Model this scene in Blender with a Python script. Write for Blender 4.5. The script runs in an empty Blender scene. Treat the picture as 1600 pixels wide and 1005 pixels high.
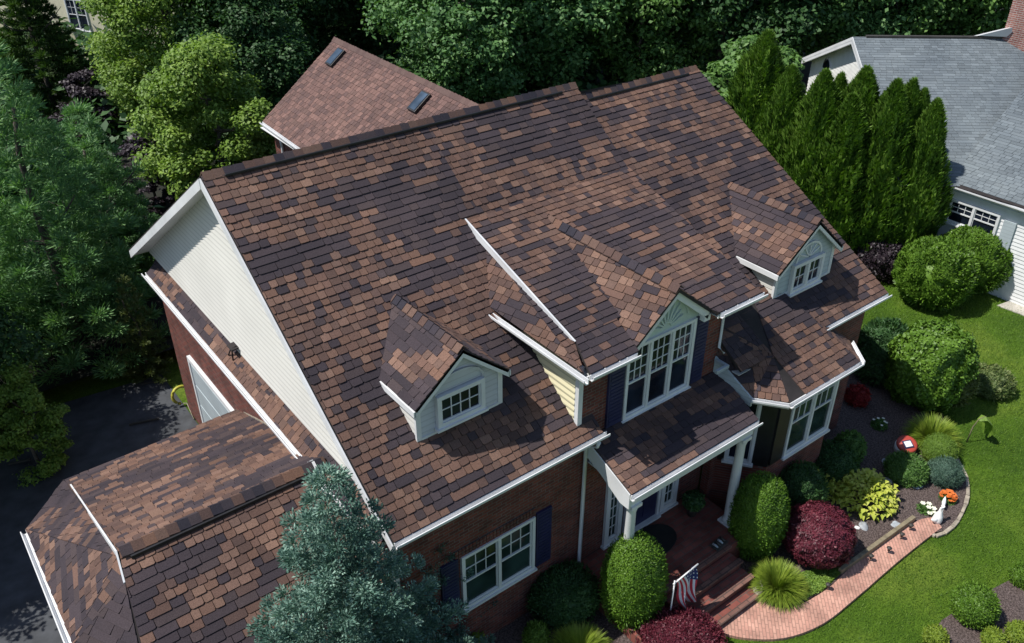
import bpy, bmesh, math, random
import numpy as np
from mathutils import Vector, Matrix, noise
rnd=random.Random(7); NR=np.random.RandomState(5)
sc=bpy.context.scene; COL=sc.collection
# ---------------------------------------------------------------- camera, sky, sun
CAMZ=14.8; YAW=math.radians(37.57); PITCH=math.radians(32.19); FPX=1370.0
cd=bpy.data.cameras.new('camera'); cam=bpy.data.objects.new('camera',cd); COL.objects.link(cam)
cam.location=(0,0,CAMZ); cam.rotation_euler=(math.pi/2-PITCH,0,-YAW)
cd.sensor_width=36; cd.lens=FPX/1600*36; cd.clip_end=1000; sc.camera=cam
L=Vector((.56,-.28,-1.0)).normalized()          # the way the light travels
sun_el=math.asin(-L.z); sun_az=math.atan2(-L.x,-L.y)
w=bpy.data.worlds.new("World"); sc.world=w; w.use_nodes=True
nt=w.node_tree; bg=nt.nodes['Background']; sky=nt.nodes.new('ShaderNodeTexSky'); sky.sky_type='NISHITA'; sky.sun_disc=False
sky.sun_elevation=sun_el; sky.sun_rotation=sun_az; sky.air_density=1.0; sky.dust_density=.6
nt.links.new(sky.outputs[0],bg.inputs[0]); bg.inputs[1].default_value=0.095
sd=bpy.data.lights.new('sun','SUN'); sd.energy=4.3; sd.angle=math.radians(.5); sd.color=(1,.96,.9)
so=bpy.data.objects.new('sun',sd); COL.objects.link(so); so.rotation_euler=L.to_track_quat('-Z','Y').to_euler()
sc.view_settings.view_transform='Standard'; sc.view_settings.look='None'; sc.view_settings.exposure=.36; sc.view_settings.gamma=1
sc.render.resolution_x=1024; sc.render.resolution_y=643
GZ=-0.4      # front garden level
def ground_h(x,y):
    a=min(1,max(0,(y-9.5)/1.5))*min(1,max(0,(6.4-x)/1.0)); b=min(1,max(0,(y-16)/5))*min(1,max(0,(19-x)/4))
    return GZ-.55*max(a,b)
F_=Vector((math.sin(YAW)*math.cos(PITCH),math.cos(YAW)*math.cos(PITCH),-math.sin(PITCH)))
R_=Vector((math.cos(YAW),-math.sin(YAW),0)); U_=R_.cross(F_)
def G(px,py,z=GZ):        # map position: where the sight line through a photo pixel meets height z
    r=F_*FPX+R_*(px-800)+U_*(502.5-py); t=(z-CAMZ)/r.z; return Vector((r.x*t,r.y*t,z))
def mpp(p): return (Vector(p)-Vector((0,0,CAMZ))).dot(F_)/FPX   # metres per pixel at p
# ---------------------------------------------------------------- materials
MATS={}
def newmat(name,base=(.5,.5,.5),rough=.7,spec=.5,metal=0):
    m=bpy.data.materials.new(name); m.use_nodes=True; b=m.node_tree.nodes['Principled BSDF']
    b.inputs['Base Color'].default_value=(*base,1); b.inputs['Roughness'].default_value=rough
    b.inputs['Specular IOR Level'].default_value=spec; b.inputs['Metallic'].default_value=metal
    MATS[name]=m; return m,m.node_tree,b
def N(nt,t,**k):
    n=nt.nodes.new(t)
    for a,v in k.items():
        if a in n.inputs.keys() if hasattr(n.inputs,'keys') else False: n.inputs[a].default_value=v
        else: setattr(n,a,v)
    return n
def ramp(nt,fac,stops):
    r=nt.nodes.new('ShaderNodeValToRGB'); e=r.color_ramp.elements
    while len(e)<len(stops): e.new(.5)
    for i,(p,c) in enumerate(stops): e[i].position=p; e[i].color=(*c,1)
    nt.links.new(fac,r.inputs[0]); return r.outputs[0]
def nz(nt,scale,detail=4,vec=None,rough=.55):
    n=nt.nodes.new('ShaderNodeTexNoise'); n.inputs['Scale'].default_value=scale; n.inputs['Detail'].default_value=detail; n.inputs['Roughness'].default_value=rough
    if vec is None:
        tc=nt.nodes.new('ShaderNodeTexCoord'); vec=tc.outputs['Object']
    nt.links.new(vec,n.inputs['Vector']); return n.outputs['Fac']
def mul(nt,a,b,fac=1,mode='MULTIPLY'):
    m=nt.nodes.new('ShaderNodeMix'); m.data_type='RGBA'; m.blend_type=mode; m.inputs[0].default_value=fac
    nt.links.new(a,m.inputs[6]); 
    if isinstance(b,tuple): m.inputs[7].default_value=(*b,1)
    else: nt.links.new(b,m.inputs[7])
    return m.outputs[2]
def bump(nt,b,h,dist=.02,st=.6):
    n=nt.nodes.new('ShaderNodeBump'); n.inputs['Distance'].default_value=dist; n.inputs['Strength'].default_value=st
    nt.links.new(h,n.inputs['Height']); nt.links.new(n.outputs[0],b.inputs['Normal'])
def plain(name,c,rough=.6,var=.12,scale=3,spec=.5,bumpd=0):
    m,nt,b=newmat(name,c,rough,spec)
    f=nz(nt,scale,6); lo=tuple(x*(1-var*1.6) for x in c); hi=tuple(min(1,x*(1+var)) for x in c)
    nt.links.new(ramp(nt,f,[(.3,lo),(.7,hi)]),b.inputs['Base Color'])
    if bumpd: bump(nt,b,nz(nt,scale*8,3),bumpd)
    return m
white=plain('white_paint',(.68,.69,.70),.45,.08,1.3)
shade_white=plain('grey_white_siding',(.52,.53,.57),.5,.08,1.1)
siding_white=plain('ivory_siding',(.60,.59,.55),.5,.05,.6)
siding_yellow=plain('yellow_siding',(.72,.66,.44),.5,.05,.8)
siding_blue=plain('pale_blue_siding',(.40,.46,.49),.5,.07,1.2)
sage=plain('pale_sage_panel',(.48,.56,.52),.6,.06,2)
navy=plain('navy_paint',(.020,.022,.075),.5,.2,2)
black=plain('black_trim',(.012,.012,.014),.5,.3,4)
deckm=plain('roof_deck',(.025,.02,.02),.9,.3,3)
def lap_shade(m,per,off,k=.80,wd=.14):     # lap shadow painted into the colour: darker line along every board's lower edge
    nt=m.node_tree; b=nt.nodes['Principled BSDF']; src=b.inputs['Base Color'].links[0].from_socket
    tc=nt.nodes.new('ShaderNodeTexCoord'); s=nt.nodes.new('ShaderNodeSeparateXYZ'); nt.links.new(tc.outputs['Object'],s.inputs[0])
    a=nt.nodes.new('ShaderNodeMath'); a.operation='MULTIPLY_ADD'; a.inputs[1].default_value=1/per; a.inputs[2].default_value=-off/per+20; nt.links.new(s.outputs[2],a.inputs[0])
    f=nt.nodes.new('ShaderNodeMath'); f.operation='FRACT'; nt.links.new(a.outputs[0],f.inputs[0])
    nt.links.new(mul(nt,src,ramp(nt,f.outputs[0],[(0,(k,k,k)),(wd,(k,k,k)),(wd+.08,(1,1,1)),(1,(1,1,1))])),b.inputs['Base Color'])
lap_shade(siding_white,.14,4.18); lap_shade(siding_yellow,.14,4.24,.7); lap_shade(shade_white,.12,4.84,.85); lap_shade(siding_blue,.12,4.62,.85)
soffit=plain('soffit',(.45,.46,.46),.6,.08,2)
concrete=plain('concrete',(.45,.42,.37),.85,.15,2,bumpd=.004)
stone=plain('grey_stone',(.36,.38,.40),.8,.35,5,bumpd=.02)
tanstone=plain('tan_stone',(.36,.31,.24),.85,.3,6,bumpd=.02)
timber=plain('weathered_timber',(.23,.19,.12),.8,.25,7,bumpd=.008)
bark=plain('bark',(.10,.085,.07),.9,.35,6,bumpd=.02)
palebark=plain('pale_bark',(.25,.23,.20),.85,.3,6,bumpd=.01)
yellowm=plain('yellow_hose',(.45,.42,.05),.5,.15,4)
flagred=plain('flag_red',(.55,.03,.05),.7,.1,4); flagwhite=plain('flag_white',(.75,.75,.75),.7,.06,4); flagblue=plain('flag_blue',(.02,.03,.14),.7,.1,4)
orange=plain('orange_petal',(.70,.17,.03),.6,.25,9); cream=plain('white_petal',(.75,.75,.6),.6,.1,9)
redm=plain('red_paint',(.48,.07,.05),.5,.15,6); ceramic=plain('white_ceramic',(.82,.82,.80),.25,.05,3)
clay=plain('clay_pot',(.05,.045,.04),.6,.2,4)
def glassmat(name,c,rough,curt=None):
    m,nt,b=newmat(name,c,rough,.22)
    f=nz(nt,1.3,2); nt.links.new(ramp(nt,f,[(.35,tuple(x*.5 for x in c)),(.7,tuple(min(1,x*1.7) for x in c))]),b.inputs['Base Color'])
    b.inputs['Coat Weight'].default_value=.03; b.inputs['Coat Roughness'].default_value=.03
    return m
glass=glassmat('dark_window_glass',(.012,.017,.03),.06); gglass=glassmat('greenish_window_glass',(.018,.035,.033),.06)
def brickmat(name,c1,c2,mortar,sx=.215,sy=.075,mode='wall',ms=.012,rough=.85):
    m,nt,b=newmat(name,c1,rough,.3)
    tc=nt.nodes.new('ShaderNodeTexCoord'); s=nt.nodes.new('ShaderNodeSeparateXYZ'); nt.links.new(tc.outputs['Object'],s.inputs[0])
    a=nt.nodes.new('ShaderNodeMath'); nt.links.new(s.outputs[0],a.inputs[0]); nt.links.new(s.outputs[1],a.inputs[1])
    c=nt.nodes.new('ShaderNodeCombineXYZ')
    if mode=='wall': nt.links.new(a.outputs[0],c.inputs[0]); nt.links.new(s.outputs[2],c.inputs[1])
    else: nt.links.new(s.outputs[0],c.inputs[0]); nt.links.new(s.outputs[1],c.inputs[1])
    if mode=='turned':
        nt.links.new(a.outputs[0],c.inputs[0]); d=nt.nodes.new('ShaderNodeMath'); d.operation='SUBTRACT'
        nt.links.new(s.outputs[1],d.inputs[0]); nt.links.new(s.outputs[0],d.inputs[1]); nt.links.new(d.outputs[0],c.inputs[1])
    br=nt.nodes.new('ShaderNodeTexBrick'); nt.links.new(c.outputs[0],br.inputs['Vector'])
    br.inputs['Color1'].default_value=(*c1,1); br.inputs['Color2'].default_value=(*c2,1); br.inputs['Mortar'].default_value=(*mortar,1)
    br.inputs['Scale'].default_value=1; br.inputs['Mortar Size'].default_value=ms; br.inputs['Brick Width'].default_value=sx; br.inputs['Row Height'].default_value=sy
    br.inputs['Mortar Smooth'].default_value=.2
    v=ramp(nt,nz(nt,2.2,5),[(.3,(.62,.6,.6)),(.7,(1.15,1.1,1.1))]); o=mul(nt,br.outputs[0],v)
    nt.links.new(o,b.inputs['Base Color']); 
    inv=nt.nodes.new('ShaderNodeMath'); inv.operation='SUBTRACT'; inv.inputs[0].default_value=1; nt.links.new(br.outputs['Fac'],inv.inputs[1]); bump(nt,b,inv.outputs[0],.01,.7)
    return m
brick=brickmat('dark_red_brick',(.215,.058,.042),(.105,.034,.030),(.15,.11,.095))
brick_chim=brickmat('chimney_brick',(.32,.14,.11),(.22,.09,.08),(.4,.36,.33))
paver=brickmat('pink_brick_paving',(.58,.34,.26),(.48,.26,.20),(.36,.22,.17),.30,.10,'turned',.012)
paver_dark=brickmat('red_brick_paving',(.25,.085,.065),(.17,.055,.045),(.13,.09,.075),.30,.14,'flat',.012)
# shingles: colour attribute per tab
def shinglemat(name,grain=60,amp=.35):
    m,nt,b=newmat(name,(.1,.06,.05),.9,.25)
    a=nt.nodes.new('ShaderNodeAttribute'); a.attribute_name='tint'
    g=ramp(nt,nz(nt,grain,3),[(.25,(1-amp,)*3),(.75,(1+amp,)*3)])
    h=ramp(nt,nz(nt,.5,4),[(.3,(.80,.80,.82)),(.7,(1.14,1.11,1.08))])
    o=mul(nt,mul(nt,a.outputs['Color'],g),h); nt.links.new(o,b.inputs['Base Color']); bump(nt,b,nz(nt,grain*1.5,2),.006,.6)
    return m
shing=shinglemat('laminated_shingle')
# foliage
def leafmat(name,cols,noise_scale=1.0,rough=.55,trans=.22,spec=.35):
    m,nt,b=newmat(name,cols[1],rough,spec)
    geo=nt.nodes.new('ShaderNodeNewGeometry'); tc=nt.nodes.new('ShaderNodeTexCoord')
    f=nz(nt,noise_scale,3,tc.outputs['Object'])
    ad=nt.nodes.new('ShaderNodeMath'); ad.operation='MULTIPLY_ADD'; ad.inputs[1].default_value=.45; nt.links.new(geo.outputs['Random Per Island'],ad.inputs[0]); 
    m2=nt.nodes.new('ShaderNodeMath'); m2.operation='MULTIPLY_ADD'; m2.inputs[1].default_value=1.1; m2.inputs[2].default_value=-.28; nt.links.new(f,m2.inputs[0]); nt.links.new(m2.outputs[0],ad.inputs[2])
    k=len(cols)-1
    o=ramp(nt,ad.outputs[0],[(.12+.76*i/k,c) for i,c in enumerate(cols)]); nt.links.new(o,b.inputs['Base Color'])
    t=nt.nodes.new('ShaderNodeBsdfTranslucent'); nt.links.new(mul(nt,o,(1.3,1.5,.6)),t.inputs[0])
    mx=nt.nodes.new('ShaderNodeMixShader'); mx.inputs[0].default_value=trans; nt.links.new(b.outputs[0],mx.inputs[1]); nt.links.new(t.outputs[0],mx.inputs[2])
    out=nt.nodes['Material Output']; nt.links.new(mx.outputs[0],out.inputs[0]); return m
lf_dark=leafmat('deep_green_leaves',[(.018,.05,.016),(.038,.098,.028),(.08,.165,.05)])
lf_wood=leafmat('woodland_leaves',[(.045,.11,.035),(.09,.20,.06),(.17,.30,.10)],.6)
lf_mid=leafmat('mid_green_leaves',[(.04,.10,.022),(.09,.185,.04),(.15,.27,.065)])
lf_bright=leafmat('bright_green_leaves',[(.08,.15,.02),(.15,.25,.035),(.25,.36,.06)],.8)
lf_pine=leafmat('soft_pine_needles',[(.06,.15,.055),(.135,.275,.10),(.24,.40,.15)],.7)
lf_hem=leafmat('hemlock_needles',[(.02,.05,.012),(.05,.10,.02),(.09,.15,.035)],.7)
lf_spruce=leafmat('blue_spruce_needles',[(.025,.070,.055),(.09,.18,.14),(.29,.43,.35)],1.2,.6,.06)
lf_arb=leafmat('arborvitae_sprays',[(.045,.105,.010),(.095,.19,.020),(.17,.28,.04)],1.3,.6,.15)
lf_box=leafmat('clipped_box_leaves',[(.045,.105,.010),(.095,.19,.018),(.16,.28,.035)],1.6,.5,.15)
lf_lime=leafmat('lime_leaves',[(.10,.17,.02),(.20,.28,.03),(.32,.38,.06)],1.6,.5,.2)
lf_hosta=leafmat('yellow_hosta_leaves',[(.22,.30,.03),(.46,.50,.07),(.62,.60,.18)],1.6,.45,.2)
lf_red=leafmat('burgundy_leaves',[(.045,.008,.014),(.12,.02,.035),(.20,.04,.055)],1.8,.5,.12)
lf_purple=leafmat('purple_black_leaves',[(.012,.008,.012),(.03,.02,.028),(.06,.045,.055)],1.2,.5,.08)
lf_olive=leafmat('olive_leaves',[(.05,.08,.02),(.10,.13,.035),(.16,.19,.07)],1.4)
lf_var=leafmat('variegated_leaves',[(.05,.09,.02),(.12,.17,.05),(.3,.32,.14)],2.2)
lf_jun=leafmat('grey_green_juniper',[(.04,.09,.06),(.09,.16,.12),(.14,.23,.17)],2)
lf_brown=leafmat('dry_brown_leaves',[(.04,.025,.012),(.10,.06,.03),(.17,.10,.05)],2)
lf_scar=leafmat('scarlet_leaves',[(.12,.01,.012),(.28,.02,.02),(.4,.05,.04)],2)
# ground
def groundmat():
    m,nt,b=newmat('lawn_grass',(.06,.12,.02),.9,.2)
    tc=nt.nodes.new('ShaderNodeTexCoord'); mp=nt.nodes.new('ShaderNodeMapping'); mp.inputs['Rotation'].default_value=(0,0,.9); mp.inputs['Scale'].default_value=(1,3,1); nt.links.new(tc.outputs['Object'],mp.inputs[0])
    a=ramp(nt,nz(nt,.45,6),[(.28,(.045,.105,.008)),(.5,(.078,.160,.012)),(.72,(.15,.225,.03))])
    c=ramp(nt,nz(nt,28,3),[(.3,(.5,.55,.45)),(.7,(1.4,1.32,1.3))]); st=ramp(nt,nz(nt,2.2,4,mp.outputs[0]),[(.3,(.78,.80,.78)),(.7,(1.18,1.12,1.1))])
    nt.links.new(mul(nt,mul(nt,a,c),st),b.inputs['Base Color']); bump(nt,b,nz(nt,50,3),.05,1); return m
lawn=groundmat()
asph=plain('asphalt',(.055,.06,.068),.85,.25,2.2,bumpd=.004)
mulch,nt_,b_=newmat('brown_mulch',(.06,.045,.04),.95,.2); nt_.links.new(ramp(nt_,nz(nt_,26,5),[(.3,(.035,.027,.025)),(.5,(.11,.083,.076)),(.75,(.21,.165,.155))]),b_.inputs['Base Color']); bump(nt_,b_,nz(nt_,34,4),.05,1)
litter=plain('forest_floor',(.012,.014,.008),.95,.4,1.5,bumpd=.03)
# ---------------------------------------------------------------- mesh helpers
def link(name,me,parent=None,loc=None,smooth=False):
    o=bpy.data.objects.new(name,me); COL.objects.link(o)
    if parent: o.parent=parent
    if loc is not None: o.location=loc
    return o
def tag(o,label=None,cat=None,group=None,kind=None):
    if label: o['label']=label
    if cat: o['category']=cat
    if group: o['group']=group
    if kind: o['kind']=kind
    return o
def thing(name,label,cat,loc=(0,0,0),rz=0,group=None):
    o=bpy.data.objects.new(name,None); COL.objects.link(o); o.location=loc; o.rotation_euler=(0,0,rz); o.empty_display_size=.2
    return tag(o,label,cat,group)
class MB:
    def __init__(s): s.v=[]; s.f=[]; s.m=[]; s.c=[]; s.sm=[]
    def add(s,vs,fs,m=0,col=None,smooth=False):
        k=len(s.v); s.v+= [tuple(v) for v in vs]
        for f in fs: s.f.append(tuple(i+k for i in f)); s.m.append(m); s.c.append(col); s.sm.append(smooth)
    def box(s,x0,x1,y0,y1,z0,z1,m=0,col=None):
        vs=[(x,y,z) for z in(z0,z1) for y in(y0,y1) for x in(x0,x1)]
        s.add(vs,[(0,2,3,1),(4,5,7,6),(0,1,5,4),(2,6,7,3),(0,4,6,2),(1,3,7,5)],m,col)
    def obox(s,o,ax,ay,az,m=0,col=None):   # box from corner o and three edge vectors
        o,ax,ay,az=map(Vector,(o,ax,ay,az))
        if ax.cross(ay).dot(az)<0: ax,ay=ay,ax
        vs=[o+ax*i+ay*j+az*k for k in(0,1) for j in(0,1) for i in(0,1)]
        s.add(vs,[(0,2,3,1),(4,5,7,6),(0,1,5,4),(2,6,7,3),(0,4,6,2),(1,3,7,5)],m,col)
    def bar(s,a,b,wd,ht,m=0,up=(0,0,1),off=(0,0)):    # rectangular bar a->b, width sideways, height along up
        a,b=Vector(a),Vector(b); d=(b-a).normalized(); sd=d.cross(Vector(up)).normalized(); u=sd.cross(d)
        o=a-sd*wd/2-u*ht/2+sd*off[0]+u*off[1]; s.obox(o,b-a,sd*wd,u*ht,m)
    def prism(s,pts,vec,m=0,m2=None):
        n=len(pts); vec=Vector(vec); a=[Vector(p) for p in pts]; b=[p+vec for p in a]
        nn=newell(a)
        if nn.dot(vec)>0: a,b=a[::-1],b[::-1]
        s.add(a+b,[tuple(range(n))],m); k=len(s.v)-2*n
        s.f.append(tuple(k+n+i for i in reversed(range(n)))); s.m.append(m if m2 is None else m2); s.c.append(None); s.sm.append(False)
        for i in range(n):
            j=(i+1)%n; s.f.append((k+i,k+n+i,k+n+j,k+j)); s.m.append(m); s.c.append(None); s.sm.append(False)
    def tube(s,pts,rad,n=8,m=0,smooth=True,cap=True):
        pts=[Vector(p) for p in pts]; k=len(s.v); P=len(pts)
        for i,p in enumerate(pts):
            d=(pts[min(i+1,P-1)]-pts[max(i-1,0)]).normalized(); a=d.orthogonal().normalized() if abs(d.z)<.95 else Vector((1,0,0)); a=(a-d*a.dot(d)).normalized(); b=d.cross(a)
            r=rad[i] if hasattr(rad,'__len__') else rad
            for j in range(n): t=2*math.pi*j/n; s.v.append(tuple(p+(a*math.cos(t)+b*math.sin(t))*r))
        for i in range(P-1):
            for j in range(n): s.f.append((k+i*n+j,k+i*n+(j+1)%n,k+(i+1)*n+(j+1)%n,k+(i+1)*n+j)); s.m.append(m); s.c.append(None); s.sm.append(smooth)
        if cap:
            s.f.append(tuple(k+j for j in reversed(range(n)))); s.f.append(tuple(k+(P-1)*n+j for j in range(n)))
            for _ in(0,1): s.m.append(m); s.c.append(None); s.sm.append(False)
    def lathe(s,c,prof,n=16,m=0):
        s.tube([Vector(c)+Vector((0,0,z)) for r,z in prof],[max(r,.001) for r,z in prof],n,m)
    def build(s,name,mats,parent=None,loc=None,bevel=0):
        me=bpy.data.meshes.new(name); me.from_pydata(s.v,[],s.f)
        if not isinstance(mats,(list,tuple)): mats=[mats]
        for m in mats: me.materials.append(m)
        me.polygons.foreach_set('material_index',s.m); me.polygons.foreach_set('use_smooth',s.sm)
        if any(c is not None for c in s.c):
            at=me.color_attributes.new('tint','FLOAT_COLOR','CORNER'); arr=[]
            for f,c in zip(s.f,s.c): arr+= list((c or (.02,.018,.018))+(1,))*len(f)
            at.data.foreach_set('color',arr)
        me.update(); o=link(name,me,parent,loc)
        if bevel:
            b=o.modifiers.new('bevel','BEVEL'); b.width=bevel; b.segments=2; b.limit_method='ANGLE'
        return o
def newell(p):
    n=Vector((0,0,0))
    for i in range(len(p)):
        a,b=p[i],p[(i+1)%len(p)]; n+=Vector(((a.y-b.y)*(a.z+b.z),(a.z-b.z)*(a.x+b.x),(a.x-b.x)*(a.y+b.y)))
    return n.normalized()
def clip(poly,cl):     # poly & convex ccw clip polygon, 2D
    out=poly
    for i in range(len(cl)):
        a,b=cl[i],cl[(i+1)%len(cl)]; inp=out; out=[]
        def side(p): return (b[0]-a[0])*(p[1]-a[1])-(b[1]-a[1])*(p[0]-a[0])
        for j in range(len(inp)):
            p,q=inp[j],inp[(j+1)%len(inp)]; sp,sq=side(p),side(q)
            if sp>=0: out.append(p)
            if (sp>=0)!=(sq>=0): t=sp/(sp-sq); out.append((p[0]+t*(q[0]-p[0]),p[1]+t*(q[1]-p[1])))
        if len(out)<3: return []
    return out
BROWN=[(.142,.083,.064),(.120,.071,.056),(.162,.095,.070),(.102,.063,.052),(.130,.082,.065),(.150,.086,.062),(.092,.058,.050)]
SLATE=[(.034,.030,.040),(.044,.037,.046),(.029,.027,.037),(.054,.043,.048)]
TAN=[(.205,.125,.092),(.185,.112,.085)]
def shingles(mb,poly,e=.160,w=.185,t=.020,v0=None,seed=0,dark=.0,th=.05,nrm_up=True,tanp=.10,style='lam',wob=.012):
    """cover the planar convex polygon with separate overlapping tabs"""
    P=[Vector(p) for p in poly]; n=newell(P)
    if n.z<0: P.reverse(); n=-n
    u=Vector((0,0,1)).cross(n).normalized(); v=n.cross(u); o=P[0]
    q=[((p-o).dot(u),(p-o).dot(v)) for p in P]
    um=min(a for a,b in q)-1; uM=max(a for a,b in q)+1; vm=min(b for a,b in q); vM=max(b for a,b in q)
    if v0 is not None: vm0=(Vector(v0)-o).dot(v); vm=vm0+math.floor((vm-vm0)/e)*e
    r=random.Random(seed*77+3)
    # deck under the tabs
    if len(P)==4 and abs((P[3]-P[0]).dot((P[1]-P[0]).cross(P[2]-P[0]).normalized()))>.012:
        a4=(mb,),dict(e=e,w=w,t=t,v0=v0 if v0 is not None else P[0],seed=seed,dark=dark,th=th,tanp=tanp,style=style,wob=wob)
        shingles(mb,[P[0],P[1],P[2]],**a4[1]); shingles(mb,[P[0],P[2],P[3]],**a4[1]); return
    o=P[0]; mb.prism([p-n*((p-o).dot(n)+.006) for p in P],-n*th,1)
    row=0; vv=vm-1e-4
    while vv<vM:
        a=um-r.random()*w*3; 
        while a<uM:
            pw=o+u*a+v*vv
            f=noise.noise(Vector((a*.42+seed*9.1,vv*1.15,seed*3.3)))+.5*noise.noise(Vector((a*1.3,vv*3.1,seed*1.7+5)))
            isd=f>.06-dark
            if style=='small': wd=w*(.8+.4*r.random()); isd=False
            elif isd and r.random()<.8: wd=w*r.choice((1,2,2,3))
            else: wd=w*(.72+.55*r.random())
            if style=='small': c=r.choice([(.15,.09,.078),(.125,.078,.068),(.175,.105,.09),(.11,.07,.064)])
            elif style=='grey': c=r.choice([(.150,.178,.195),(.142,.168,.185),(.16,.188,.205),(.135,.16,.176)])
            elif style=='ivory': c=(1,1,1)
            elif isd: c=r.choice(SLATE) if r.random()<.88 else r.choice(BROWN)
            elif r.random()<.12: c=r.choice(SLATE)
            elif r.random()<tanp: c=r.choice(TAN)
            else: c=r.choice(BROWN)
            k=.88+.24*r.random(); mb_=(.100,.064,.054); bl=.18 if style=='lam' else 0; c=tuple((x*(1-bl)+y*bl)*k for x,y in zip(c,mb_))
            g=.007; lo=vv+(r.random()-.5)*.5*wob*2; lo+= wob*noise.noise(Vector((a*.6,row*.8,seed)))*1.5
            hi=vv+e*1.06; ch=min(.020,wd*.11)*(.35+r.random())
            sk=(r.random()-.5)*.012
            tab=[(a+g+ch,lo),(a+wd-g-ch,lo+sk),(a+wd-g,lo+ch*.8+sk),(a+wd-g*.6,hi),(a+g*.6,hi),(a+g,lo+ch*.8)]
            if style=='ivory': tab=[(a,lo),(a+wd,lo),(a+wd,hi),(a,hi)]
            pc=clip(tab,q)
            if len(pc)>=3:
                tt=t*(.75+.6*r.random())
                top=[o+u*x+v*y+n*(max(0,tt*(1-(y-vv)/e))+.006) for x,y in pc]
                base=[o+u*x+v*y-n*.003 for x,y in pc]; m=len(pc)
                mb.add(top+base,[tuple(range(m))]+[(i,i+m,(i+1)%m+m,(i+1)%m) for i in range(m)],0,c)
            a+=wd
        vv+=e; row+=1
def lapsiding(mb,poly,out,e=.12,t=.018,m=0):
    """horizontal clapboards on a vertical planar convex polygon, facing out"""
    P=[Vector(p) for p in poly]; n=Vector(out).normalized()
    if newell(P).dot(n)<0: P.reverse()
    u=Vector((0,0,1)).cross(n).normalized(); v=Vector((0,0,1)); o=P[0]
    q=[((p-o).dot(u),(p-o).dot(v)) for p in P]; um=min(a for a,b in q)-1; uM=max(a for a,b in q)+1; vv=min(b for a,b in q); vM=max(b for a,b in q)
    while vv<vM:
        pc=clip([(um,vv),(uM,vv),(uM,vv+e),(um,vv+e)],q)
        if len(pc)>=3:
            top=[o+u*x+v*y+n*(t*(1-(y-vv)/e)+.003) for x,y in pc]; base=[o+u*x+v*y-n*.01 for x,y in pc]; k=len(pc)
            mb.add(top+base,[tuple(range(k))]+[(i,i+k,(i+1)%k+k,(i+1)%k) for i in range(k)],m)
        vv+=e
def caps(mb,a,b,w=.12,step=.2,drop=.06,seed=1,style='lam'):
    """ridge cap shingles straddling a ridge"""
    a,b=Vector(a),Vector(b); d=(b-a); Ln=d.length; d.normalize(); s=d.cross(Vector((0,0,1))).normalized(); r=random.Random(seed); x=0; z=Vector((0,0,1)); i=0
    while x<Ln:
        x1=min(x+step*1.08,Ln); c=r.choice(BROWN[3:]+SLATE[1:]) if style=='lam' else r.choice([(.13,.085,.075),(.11,.07,.063)])
        h0=.055+.012*r.random(); h1=.04
        for sg in(-1,1):
            p=[a+d*x+z*h0,a+d*x1+z*h1,a+d*x1+s*sg*w+z*(h1-drop-w*.6),a+d*x+s*sg*w+z*(h0-drop-w*.6)]
            if sg>0: p=p[::-1]
            q=[v-z*.02 for v in p]; mb.add(p+q,[(0,3,2,1),(4,5,6,7),(0,1,5,4),(1,2,6,5),(2,3,7,6),(3,0,4,7)],0,c)
        x+=step; i+=1
def window(parent,o,ux,w,h,panes=2,cols=3,rows=2,sash=True,gl=None,frame=None,depth=.07,fw=.07,name='window',out=None,topfan=False):
    """o lower left corner (seen from outside) on the wall face, ux direction along the wall"""
    ux=Vector(ux).normalized(); o=Vector(o); up=Vector((0,0,1)); n=ux.cross(up).normalized() if out is None else Vector(out)
    mb=MB()
    def B(x0,x1,z0,z1,d0=-.02,d1=depth): mb.obox(o+ux*x0+up*z0+n*d0,ux*(x1-x0),n*(d1-d0),up*(z1-z0))
    B(0,fw,0,h); B(w-fw,w,0,h); B(fw,w-fw,h-fw,h); B(fw,w-fw,0,fw,); B(-.04,w+.04,-.05,0,-.02,depth+.04)
    pw=(w-fw*(panes+1))/panes
    for i in range(panes):
        x0=fw+i*(pw+fw); x1=x0+pw
        if i: B(x0-fw,x0,fw,h-fw)
        z0,z1=fw,h-fw; zm=(z0+z1)/2
        s=.03
        B(x0,x0+s,z0,z1,-.02,.035);B(x1-s,x1,z0,z1,-.02,.035);B(x0+s,x1-s,z0,z0+s,-.02,.035);B(x0+s,x1-s,z1-s,z1,-.02,.035)
        if sash: B(x0+s,x1-s,zm-.02,zm+.02,-.02,.045)
        b0=zm+.02 if sash else z0+s
        for c in range(1,cols): xx=x0+s+(pw-2*s)*c/cols; B(xx-.009,xx+.009,b0,z1-s,-.02,.027)
        for r_ in range(1,rows): zz=b0+(z1-s-b0)*r_/rows; B(x0+s,x1-s,zz-.009,zz+.009,-.02,.024)
    f=mb.build(name,frame or white,parent)
    g=MB(); g.obox(o+ux*fw*.6+up*fw*.6-n*.03,ux*(w-fw*1.2),n*.04,up*(h-fw*1.2)); g.build('pane',gl or glass,f)
    return f
def gutter(mb,a,b,out,r=.065,m=0):
    a,b,out=Vector(a),Vector(b),Vector(out).normalized(); z=Vector((0,0,1)); d=(b-a)
    pr=[(0,.0),(0,-.11),(.07,-.11),(.12,-.04),(.12,.005),(.10,.005),(.10,-.03),(.065,-.09),(.02,-.09),(.02,0)]
    A=[a+out*x+z*y for x,y in pr]; Bp=[b+out*x+z*y for x,y in pr]; n=len(pr)
    fs=[(i,(i+1)%n,(i+1)%n+n,i+n) for i in range(n)]+[tuple(reversed(range(n))),tuple(range(n,2*n))]
    if d.cross(z).dot(out)<0: fs=[f[::-1] for f in fs]
    mb.add(A+Bp,fs,m)
exec_parts=[]
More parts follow.
